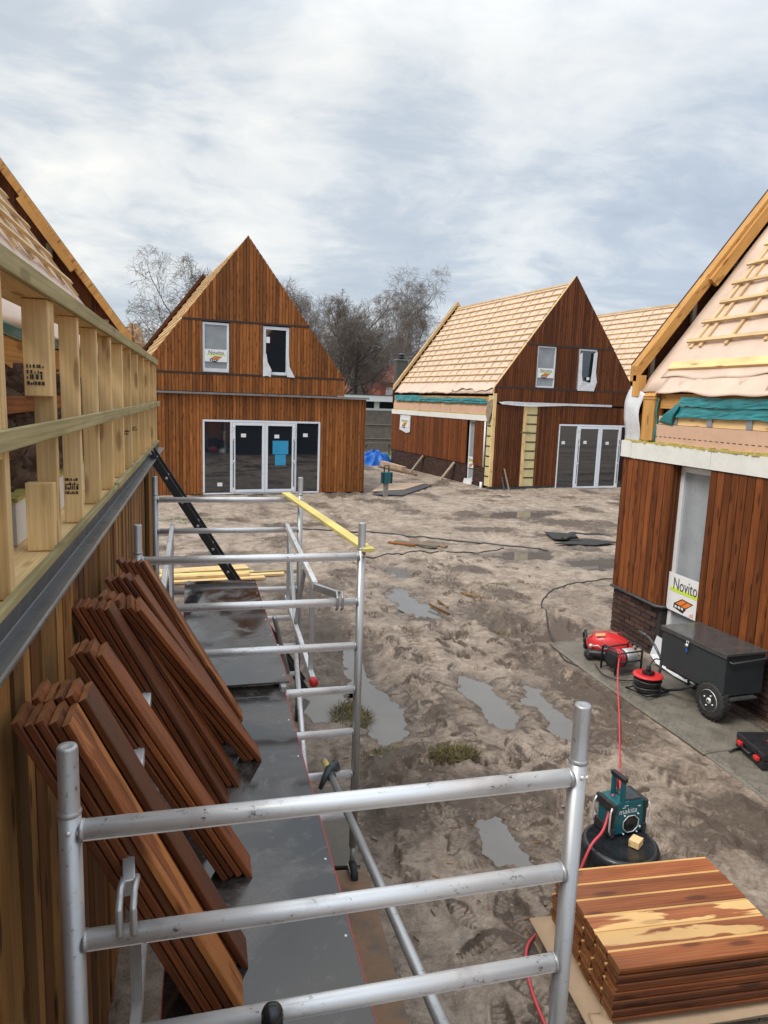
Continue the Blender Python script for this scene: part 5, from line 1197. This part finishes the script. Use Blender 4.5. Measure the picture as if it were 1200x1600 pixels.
# extension cable reel
cr_ = empty('cable_reel', (4.615, 6.30, zm), R(15), 'black cable reel with a red top disc in front of the cart handles', 'cable reel')
b = MB(); b.lathe([(.155, .185), (.16, .19), (.155, .20), (.06, .203), (.05, .185)], (0, 0, 0), n=32); b.build('red_disc', M['red'], cr_, bevel=0)
for k in range(6):
    rr_ = .128 + .012 * math.sin(k * 2.1); b = MB(); b.tube([(rr_ * math.cos(i * .314), rr_ * math.sin(i * .314), .045 + k * .0235 + .003 * math.sin(i + k)) for i in range(20)], .0125, 7, closed=True); b.build('cable_turn', M['cable'], cr_)
b = MB(); b.lathe([(.11, .02), (.11, .185)], (0, 0, 0), n=20); b.tube([(-.16, -.14, .03), (.16, -.14, .03), (.17, .13, .03), (-.17, .13, .03)], .013, 8, closed=True); b.build('reel_stand', M['black'], cr_)
b = MB(); b.box((-.045, -.05, .2), (.045, .05, .235)); b.lathe([(.022, 0), (.02, .05)], (.02, .015, .232), n=12); b.lathe([(.022, 0), (.02, .045)], (-.025, -.01, .232), n=12); b.build('socket', M['black'], cr_, bevel=.004)
# toolbox
tbx = empty('toolbox', (4.86, 4.83, zm - .012), R(-12), 'black plastic toolbox with red latches at the right edge', 'toolbox')
b = MB(); b.box((-.20, -.22, .0), (.22, .22, .075)); b.build('base_shell', M['black'], tbx, bevel=.012)
b = MB(); b.box((-.20, -.22, .078), (.22, .22, .14))
for y in (-.12, .06): b.box((-.207, y, .085), (-.12, y + .09, .147))
b.build('lid_shell', M['black'], tbx, bevel=.010)
for y in (-.15, .12):
    b = MB(); b.box((-.235, y - .03, .062), (-.203, y + .03, .095)); b.build('latch', M['red'], tbx, bevel=.005)
b = MB(); b.tube([(-.20, -.06, .07), (-.235, -.055, .07), (-.235, .055, .07), (-.20, .06, .07)], .011, 8); b.build('handle', M['black'], tbx)
b = MB(); b.box((-.02, -.13, .1405), (.16, .05, .1425)); b.build('red_label', M['red'], tbx); b = MB(); b.box((.0, -.07, .1426), (.14, -.01, .1434)); b.build('yellow_label', M['yellow_wood'], tbx)
b = MB(); b.tube([(4.56, 4.98, zm), (4.62, 5.0, zm), (4.72, 5.02, zm + .004)], .010, 6); tag(b.build('cable_tie', M['black']), 'short black strap lying beside the toolbox', 'strap')

# ---------------------------------------------------------------- cables and hose
def smooth(pts, n=8):
    pts = [V(p) for p in pts]; out = []
    P = [pts[0]] + pts + [pts[-1]]
    for i in range(1, len(P) - 2):
        for k in range(n):
            t = k / n; a, b_, c, d = P[i - 1], P[i], P[i + 1], P[i + 2]
            out.append(.5 * (2 * b_ + (c - a) * t + (2 * a - 5 * b_ + 4 * c - d) * t * t + (3 * b_ - a - 3 * c + d) * t ** 3))
    return out + [pts[-1]]
def on_ground(xy, r, extra=0.):
    pts = smooth([(x, y, 0) for x, y in xy], 14); H_, _, _ = ground_h(np.array([p.x for p in pts]), np.array([p.y for p in pts])); res = []
    for p, h in zip(pts, H_): res.append(V((p.x, p.y, max(h, -.02) + r + extra)))
    return res
def cable(xy, r, label, mat='cable', name='cable', cat='cable'):
    b = MB(); b.tube(on_ground(xy, r * .6), r, 7); tag(b.build(name, M[mat]), label, cat)
cable([(2.0, 16.3), (3.86, 15.55), (5.57, 14.61), (6.4, 13.95), (7.1, 13.47)], .018, 'long black cable running across the far yard to a puddle')
cable([(2.6, 12.9), (3.6, 13.3), (4.6, 13.5), (5.4, 13.35), (6.2, 13.7)], .014, 'thin dark cable just in front of the long black one')
cable([(7.4, 11.05), (6.99, 11.03), (5.99, 10.71), (5.2, 9.9), (4.75, 8.9), (4.42, 8.0), (4.25, 7.35), (4.5, 6.95), (4.75, 6.70)], .011, 'dark cable curving past the heap to the hose reel')
b = MB(); b.tube(smooth([(4.47, 7.1, zm + .01), (4.40, 6.8, zm + .01), (4.5, 6.62, zm + .01), (4.68, 6.56, zm + .02), (4.72, 6.42, zm + .10), (4.60, 6.30, .265)], 8), .008, 7); tag(b.build('cable', M['cable']), 'short black lead curling from the reel onto the mat', 'cable')
b = MB(); b.tube(smooth([(4.64, 6.31, .27), (4.66, 6.34, .33), (4.78, 6.42, .36), (4.95, 6.46, .30)], 8), .007, 7); tag(b.build('cable', M['cable']), 'black plug lead rising from the red disc to the cart', 'cable')
hp = smooth([(4.58, 6.80, .24), (4.35, 6.45, .14), (4.0, 5.85, .03), (3.5, 5.05, .02), (2.95, 4.2, .12), (2.56, 3.70, .70), (2.49, 3.62, .70), (2.36, 3.50, .52), (2.22, 3.42, .455), (2.08, 3.38, .18), (1.93, 3.36, .035), (1.76, 3.24, .02), (1.66, 2.98, .02), (1.62, 2.6, .02), (1.63, 2.2, .02), (1.7, 1.8, .02)], 10)
hh = ground_h(np.array([p.x for p in hp]), np.array([p.y for p in hp]))[0]
hp = [V((p.x, p.y, max(p.z, h + .006))) if p.z < .2 else p for p, h in zip(hp, hh)]
b = MB(); b.tube(hp, .0085, 8); tag(b.build('air_hose', M['redhose']), 'thin red air hose running from the reel over the radio to the ground', 'hose')

# ---------------------------------------------------------------- loose things in the yard
def plank(p, q, w_, h_, mat, label, name='plank', cat='plank', group=None, up=(0, 0, 1)):
    b = MB(); b.beam(p, q, w_, h_, up); return tag(b.build(name, M[mat], bevel=.003), label, cat, group)
for i, (x0, y0, x1, y1, z, w_, mt, lb) in enumerate((
    (-.6, 11.55, 1.0, 11.72, .03, .14, 'pine', 'nearest pale plank of the timber lying beyond the far deck'),
    (-.6, 11.75, 1.35, 11.95, .03, .12, 'pine', 'second pale plank of the timber lying beyond the far deck'),
    (-.7, 11.98, .85, 12.10, .03, .15, 'yellow_wood', 'yellowish plank in the timber lying beyond the far deck'),
    (-.6, 11.70, .75, 11.82, .075, .14, 'pine', 'plank lying on top of the timber beyond the far deck'),
    (-.7, 12.20, .75, 12.45, .04, .30, 'pine', 'broad pale board behind the timber beyond the far deck'),
    (.2, 11.9, 1.75, 12.15, .045, .06, 'green_wood', 'thin stick poking right out of the timber pile'))):
    plank((x0, y0, hz(.3, 12) * .5 + z), (x1, y1, hz(.3, 12) * .5 + z), w_, .04, mt, lb, group='timber lying beyond the far deck')
def flat(name, pts, z, th, mat, label, cat, group=None, tilt=0.):
    b = MB(); c = (sum(p[0] for p in pts) / len(pts), sum(p[1] for p in pts) / len(pts)); zz = hz(*c) + z
    b.prism([(p[0], p[1]) for p in pts], (0, 0, zz), (1, 0, 0), (0, 1, 0), (0, 0, th), gy=False); return tag(b.build(name, M[mat]), label, cat, group)
flat('plywood_sheet', [(.42, 4.35), (1.02, 4.25), (1.12, 5.25), (.5, 5.3)], .03, .018, 'ply', 'greenish muddy plywood sheet on the ground under the middle frame', 'plywood')
flat('plywood_sheet', [(.40, 2.6), (.98, 2.5), (1.05, 4.20), (.46, 4.28)], .035, .018, 'ply_orange', 'orange stained muddy plywood beside the near deck', 'plywood')
flat('plywood_sheet', [(5.35, 22.4), (6.6, 22.9), (7.9, 24.7), (6.3, 24.6)], .04, .03, 'ply_pale', 'pale plywood lying on a dark sheet by the teal box on its post', 'plywood')
flat('dark_sheet', [(5.25, 21.9), (6.2, 21.7), (8.1, 24.4), (7.7, 25.0), (6.4, 23.6)], .02, .02, 'flash_dark', 'dark flat sheet under the pale plywood in the far yard', 'sheet')
flat('rubber_sheet', [(7.55, 14.0), (8.4, 13.75), (9.2, 14.05), (8.3, 14.35)], .05, .015, 'rubber', 'nearer dark rubber sheet on the ground by the brick corner', 'rubber sheet')
flat('rubber_sheet', [(7.75, 14.45), (8.3, 14.2), (8.6, 15.0), (7.95, 15.3)], .04, .015, 'rubber', 'farther dark rubber sheet on the ground by the brick corner', 'rubber sheet')
def rub(u, v): return (7.95 + 1.3 * u, 14.25 + .22 * v + .2 * math.sin(u * 4), hz(8.5, 14.4) + .07 + .10 * math.sin(u * 3.1) * (1 + .4 * math.sin(u * 9)))
tag(sheet('rubber_strip', rub, 16, 3, M['rubber'], thick=.01), 'curled dark rubber strip lying over the flat rubber sheets', 'rubber strip')
for i, (x0, y0, x1, y1, w_, mt, lb) in enumerate(((4.05, 14.55, 4.75, 13.75, .16, 'ply', 'greenish board end sunk in the mud right of the yellow plank'), (4.35, 14.5, 5.0, 13.95, .20, 'ply_orange', 'orange board end sunk in the mud right of the greenish one'), (3.85, 14.4, 4.3, 13.9, .10, 'clad', 'short brown board sunk in the mud left of the greenish one'))):
    plank((x0, y0, hz(x0, y0) + .02), (x1, y1, hz(x1, y1) + .03), w_, .03, mt, lb, name='sunken_board', cat='board', group='board ends sunk in the mud')
for i, (x, y, a, L) in enumerate(((3.45, 9.35, 1.9, .5), (3.55, 9.7, 1.7, .35), (4.3, 10.2, 2.4, .3), (4.2, 10.35, 2.3, .22))):
    plank((x, y, hz(x, y) + .015), (x + L * math.cos(a), y + L * math.sin(a), hz(x, y) + .03), .03, .02, 'clad_left', ('long', 'short', 'pale', 'tiny')[i] + ' wood splinter on the mud ' + ('at the end of the narrow puddle', 'beside the long splinter', 'before the green grass', 'next to the pale splinter')[i], name='wood_splinter', cat='splinter')
# props and planks by the middle house
md_ = lambda s, n, z: MO + V((math.cos(R(8)), math.sin(R(8)), 0)) * s + V((-math.sin(R(8)), math.cos(R(8)), 0)) * n + V((0, 0, z))
plank(md_(-.55, 2.9, -.05), md_(.0, 2.75, .72), .16, .05, 'grey_wood', 'nearer grey plank propped against the brick base of the middle house', name='propped_plank', group='planks propped on the brick base', up=(1, 0, 0))
plank(md_(-.55, 5.75, -.05), md_(.0, 5.6, .74), .15, .05, 'grey_wood', 'farther grey plank propped against the brick base of the middle house', name='propped_plank', group='planks propped on the brick base', up=(1, 0, 0))
plank(md_(-.62, 8.9, .12), md_(-.75, 5.9, .12), .22, .22, 'ply_pale', 'thick pale beam lying along the brick base of the middle house', name='timber_beam', cat='beam')
plank(md_(-1.0, 8.2, .04), md_(-.85, 4.4, .05), .14, .04, 'ply_orange', 'long thin board lying in front of the thick pale beam', name='loose_board', cat='board')
b = MB(); b.tube([md_(-.10, .45, -.2), md_(-.10, .45, .22)], .05, 8); tag(b.build('drain_stub', M['pvc_white']), 'white pipe stub in the ground at the corner of the middle house', 'pipe')
plank(md_(.62, -.35, -.05), md_(.55, -.03, .75), .05, .03, 'grey_wood', 'thin stick leaning on the front of the middle house', name='stick', cat='stick')
plank(md_(.45, -.30, -.05), md_(.45, -.05, .45), .05, .03, 'flash_dark', 'short dark stick beside the thin leaning one', name='stick', cat='stick')
# teal box on a post
ps = empty('measuring_box', (5.666, 21.8, hz(5.666, 21.8)), R(10), 'small teal box with a black handle on a grey post in the far yard', 'measuring device')
b = MB(); b.box((-.07, -.05, -.1), (.07, .05, .42)); b.build('post', M['conc'], ps)
b = MB(); b.box((-.15, -.10, .42), (.17, .10, .78)); b.build('body', M['makteal'], ps, bevel=.02)
b = MB(); b.tube([(-.07, 0, .77), (-.07, 0, .98), (.09, 0, .98), (.09, 0, .77)], .022, 8); b.build('handle', M['black'], ps)
b = MB(); b.box((-.16, -.105, .42), (-.10, -.06, .77)); b.box((.12, -.105, .42), (.18, -.06, .77)); b.build('bumper', M['black'], ps)
# tarpaulin heap
def tarp(u, v):
    a = u * 6.2832; r0 = (1 - v) ; x = math.cos(a) * .95 * r0; y = math.sin(a) * .7 * r0
    k = math.sin(5 * a + 7 * v) * .10 + math.sin(9 * a - 5 * v) * .06
    return (7.85 + x * (1 + k), 32.6 + y * (1 + k), -.05 + (1 - r0 ** 2.2) * (.62 + k * .9) + .05 * math.sin(13 * a) * r0)
tag(sheet('tarpaulin', tarp, 70, 16, M['blue'], smooth=False), 'crumpled bright blue tarpaulin heaped between the two far houses', 'tarpaulin')
# grass
def tuft(x, y, rx, ry, n, h0, mat, label, kind=None, name='grass_tuft', lean_=.5):
    b = MB(); rr = random.Random(int(x * 100 + y)); z0 = hz(x, y)
    for k in range(n):
        a = rr.random() * 6.283; q = math.sqrt(rr.random()); p = V((x + rx * q * math.cos(a), y + ry * q * math.sin(a), 0)); p.z = z0 - .01 + .03 * (1 - q)
        d = V((rr.gauss(0, 1), rr.gauss(0, 1), 0)) * lean_ + V((0, 0, 1)); d.normalize(); L = h0 * rr.uniform(.45, 1.2); sd = V((rr.gauss(0, 1), rr.gauss(0, 1), 0)).normalized() * .0035
        m = p + d * L * .55; e_ = p + d * L * .9 + V((d.x, d.y, -.25)) * L * .35
        b.add([p - sd, p + sd, m + sd * .8, m - sd * .8, e_], [(0, 1, 2, 3), (3, 2, 4)], [(0, 0, 0)] * 5)
    o = b.build(name, M[mat]); tag(o, label, 'grass', None, kind); return o
tuft(2.11, 5.42, .24, .13, 900, .11, 'grass', 'dry olive grass tuft in the mud behind the front frame', lean_=1.1)
tuft(1.45, 6.62, .20, .30, 900, .12, 'grass', 'dry grass tuft between the two puddles behind the rungs', lean_=1.1)
tuft(1.62, 5.75, .25, .10, 250, .07, 'grass', 'sparse dry grass at the near end of the large puddle', lean_=1.2)
tuft(3.95, 8.65, .18, .16, 260, .06, 'grass', 'sparse dry grass beside the damp round patch', lean_=1.2)
tuft(4.98, 10.85, .42, .26, 900, .04, 'greengrass', 'short green grass patch in the middle of the yard', 'stuff', 'grass_patch', .9)
tuft(-.25, 17.5, .8, .35, 900, .06, 'greengrass', 'green grass patch near the back house beyond the ladder', 'stuff', 'grass_patch', .9)
b = MB(); rr = random.Random(3)
for k in range(700):
    y = 2.4 + 12 * rr.random() ** 1.6; x = 1.1 + rr.random() * (.46 * y + .6)
    r0 = rr.uniform(.006, .02); z = hz(x, y)
    vs = [V((x, y, z)) + V((math.cos(i * 1.257), math.sin(i * 1.257), 0)) * r0 * rr.uniform(.7, 1.3) for i in range(5)] + [V((x, y, z + r0 * .8))]
    b.add(vs, [(i, (i + 1) % 5, 5) for i in range(5)], [(0, 0, 0)] * 6, rr.choice((0, 0, 0, 1)))
o = b.build('mud_crumbs', [M['mud'], M['conc']], kind='stuff'); o['label'] = 'small clods and pebbles strewn over the mud'
b = MB()
for k in range(260):
    y = 2.4 + 9 * rr.random() ** 1.4; x = 1.1 + rr.random() * (.46 * y + .4); z = hz(x, y) + .006; a = rr.random() * 6.28; L = rr.uniform(.02, .07)
    b.beam((x, y, z), (x + L * math.cos(a), y + L * math.sin(a), z + .004), .006, .004)
o = b.build('wood_chips', [M['clad_left']], kind='stuff'); o['label'] = 'wood chips and twigs strewn over the mud'

# ---------------------------------------------------------------- far buildings
def at(px_, Yd): return Yd * math.tan(YAW + math.atan((px_ - 600) / 1123.))
wb_ = empty('flat_building', (9.5, 41, 0), R(2), 'low flat roofed building with a white fascia between the two far houses', 'building')
b = MB(); b.box((-4.5, 0, -.2), (5, 7, 2.40)); b.build('wall', M['fence'], wb_)
b = MB(); b.box((-4.6, -.25, 2.92), (5.1, 7.2, 3.27)); b.build('fascia', M['render_white'], wb_)
b = MB(); b.box((-4.55, -.02, 2.40), (5.05, 7, 2.52)); b.build('window_sill', M['render_white'], wb_)
b = MB(); b.box((-4.6, -.27, 3.272), (5.1, 7.2, 3.31)); b.build('roof_edge', M['flash_dark'], wb_)
for i in range(6):
    x = -4.5 + i * 1.6; b = MB(); b.box((x, .0, 2.52), (x + .3, .2, 2.92)); b.build('mullion', M['render_white'], wb_)
    b = MB(); b.box((x + .3, .08, 2.52), (x + 1.6, .12, 2.92)); b.build('window', M['glass'], wb_)
for z in (1.55, .72):
    b = MB(); b.box((-4.5, -.04, z), (5, -.003, z + .05)); b.build('wall_rail', M['conc'], wb_)
bn = empty('wooden_rail', (9.9, 38.2, 0), 0, 'low dark wooden rail on legs in front of the flat white building', 'rail')
b = MB(); b.box((-1.6, -.1, .55), (1.2, .1, .68)); b.build('rail_beam', M['fence'], bn)
for x in (-1.2, .1, .75):
    b = MB(); b.box((x, -.06, -.1), (x + .1, .06, .549)); b.build('leg', M['fence'], bn)
b = MB(); b.add([(6.0, 34.0, .012), (12, 34.0, .012), (13, 40, .012), (6, 40, .012)], [(0, 1, 2, 3)], [(0, 0, 0)] * 4); o = b.build('grass_strip', M['greengrass']); o['kind'] = 'structure'; o['label'] = 'strip of green verge before the low white building'
wl_ = empty('flat_building', (-5.5, 37, 0), 0, 'white flat roofed building glimpsed left of the back house', 'building')
b = MB(); b.box((-5, 0, -.2), (3.2, 6, 5.1)); b.build('wall', M['render_white'], wl_); b = MB(); b.box((-5.1, -.15, 5.102), (3.3, 6.1, 5.25)); b.build('roof_edge', M['black'], wl_)
def brick_house(x, y, w_, d_, eave, ridge, label, chim=None, rot=0., tiles='roofer'):
    h = empty('brick_house', (x, y, 0), rot, label, 'house', 'brick houses far behind')
    b = MB(); b.prism([(0, -.2), (w_, -.2), (w_, eave), (0, eave)], (0, 0, 0), (1, 0, 0), (0, 0, 1), (0, d_, 0), gy=False)
    for xx in (0, w_ - .3): b.prism([(0, eave - .01), (d_, eave - .01), (d_ / 2, ridge - .15)], (xx, 0, 0), (0, 1, 0), (0, 0, 1), (.3, 0, 0), gy=False)
    b.build('wall', M['redbrick'], h)
    rf = MB()
    for sgn in (0, 1):
        n = 12
        for k in range(n):
            ya, yb = (d_ / 2) * k / n, (d_ / 2) * (k + 1) / n + .03; za, zb_ = eave + (ridge - eave) * k / n, eave + (ridge - eave) * (k + 1) / n
            if sgn: ya, yb = d_ - ya, d_ - yb
            rf.beam((w_ / 2, ya - (.25 if k == 0 and not sgn else 0), za + .05), (w_ / 2, yb, zb_ + .03), w_ + .2, .05, (0, 0, 1))
    r_ = rf.build('roof', M[tiles], h)
    if chim:
        b = MB(); b.box((chim, d_ / 2 - .3, ridge - .6), (chim + .7, d_ / 2 + .3, ridge + .9)); b.build('chimney', M['redbrick'], r_)
    for k in range(2):
        b = MB(); b.box((w_ * (.2 + .45 * k), -.03, eave - 1.5), (w_ * (.2 + .45 * k) + .9, -.004, eave - .4)); b.build('window', M['pvc_white'], h)
    return h
brick_house(at(543, 72), 72, 3.4, 7, 3.3, 6.0, 'far brick house with a dark tiled roof behind the bare trees', chim=.5)
brick_house(at(588, 66), 66, 2.6, 7, 4.6, 6.4, 'far red brick house beside the tall dark chimney', tiles='redbrick')
ch_ = empty('tall_chimney', (at(618.5, 44), 44, 0), 0, 'tall dark brick chimney with a metal cowl left of the middle roof', 'chimney')
b = MB(); 
for k in range(42):
    z = .0 + k * .131; 
    b.box((-.36, -.35, z), (.34, .35, z + .118)); b.box((-.345, -.335, z + .118), (.325, .335, z + .131))
b.build('brick_shaft', M['chim'], ch_, kind='stuff')
b = MB(); b.box((-.40, -.39, 5.502), (.38, .39, 5.56)); b.build('cap_slab', M['conc'], ch_)
b = MB(); b.lathe([(.16, 0), (.16, .12), (.28, .13), (.28, .17), (.16, .18), (.16, .26), (.30, .27), (.28, .33), (.05, .40)], (0, 0, 5.562), n=16); b.build('cowl', M['flash_dark'], ch_)

# ---------------------------------------------------------------- bare winter trees
def tree(x, y, H_, spread, seed, label, bark='bark', droop=0., trunk_r=.16, levels=5, fork=.35, dens=1.0, name='bare_tree', z0=-.1, nst=1):
    rr = random.Random(seed); root_ = empty(name, (x, y, z0), 0, label, 'tree', 'bare trees behind the houses')
    tr, tw = MB(), MB()
    def grow(p, d, L, r, lev, up):
        n = 5 if lev < 2 else (4 if lev < 4 else 3); pts = [p.copy()]; rs = [r]; step = L / n; q = p.copy(); dd = d.copy()
        for i in range(n):
            j = (.13 + .03 * lev) if lev < 4 else .11
            dd = dd + V((rr.gauss(0, j), rr.gauss(0, j), rr.gauss(0, j * .7) + (up if lev < 3 else up * .3) - droop * max(0, lev - 2) * .22)); dd.normalize()
            q = q + dd * step; pts.append(q.copy()); rs.append(max(.0065, r * (1 - .72 * (i + 1) / n)))
        (tr if lev < 2 else tw).tube(pts, rs, 7 if lev == 0 else (5 if lev < 3 else 3), cap=False)
        if lev >= levels: return
        kids = int(round({0: 10, 1: 6, 2: 5, 3: 4, 4: 3}.get(lev, 3) * dens))
        for k in range(kids):
            t = (fork if lev == 0 else .18) + (1 - (fork if lev == 0 else .18)) * (k + rr.random() * .8) / kids
            i = min(n - 1, int(t * n)); f = t * n - i; o_ = pts[i].lerp(pts[i + 1], min(1, f)); ax = (pts[i + 1] - pts[i]).normalized()
            side_ = ax.cross(V((rr.gauss(0, 1), rr.gauss(0, 1), rr.gauss(0, 1)))).normalized()
            ang = R(rr.uniform(28, 58)) * (1 if lev else spread)
            nd_ = ax * math.cos(ang) + side_ * math.sin(ang)
            rem = 1 - t * .55
            grow(o_, nd_, L * rr.uniform(.50, .74) * (1.7 if lev >= 3 else (1.15 if lev == 2 else 1)) * rem * (1.12 if lev == 0 else 1), max(.008, rs[i] * .55), lev + 1, up)
    for k in range(nst):
        a = rr.random() * 6.28; grow(V((.25 * k, 0, 0)), V((rr.gauss(0, .06) + (.25 * math.cos(a) if nst > 1 else 0), rr.gauss(0, .06), 1)).normalized(), H_ * .86, trunk_r, 0, .10)
    tr.build('trunk', M[bark], root_); tw.build('crown', M['twig'], root_)
tree(at(326, 45), 45, 10.6, 1.25, 11, 'bare birch rising behind the left slope of the back house', 'birch', .35, .15)
tree(at(545, 52), 52, 9.4, 1.15, 5, 'thick dark bare tree just right of the back house', 'bark', 0., .24, dens=1.1, fork=.28, nst=2)
tree(at(594, 60), 60, 12.6, .85, 8, 'tall slender bare birch left of the tall chimney', 'birch', .45, .15)
tree(at(645, 62), 62, 11.6, .85, 21, 'pale drooping bare birch behind the tall chimney', 'birch', .7, .13)
tree(at(486, 56), 56, 10.6, .7, 33, 'small bare tree peeking over the right slope of the back house', 'bark', 0., .12)
tree(at(938, 50), 50, 8.6, .5, 44, 'bare treetop peeking out right of the middle gable', 'bark', 0., .14)
tree(at(518, 66), 66, 9.8, 1.2, 55, 'dense low bare tree behind the thick dark one', 'bark', 0., .18, dens=1.15)
tree(at(575, 70), 70, 9.0, 1.2, 66, 'dense low bare tree behind the brick houses', 'bark', 0., .18, dens=1.15)
tree(at(625, 74), 74, 8.8, 1.2, 77, 'bushy bare tree right behind the tall chimney', 'bark', 0., .16, dens=1.15)
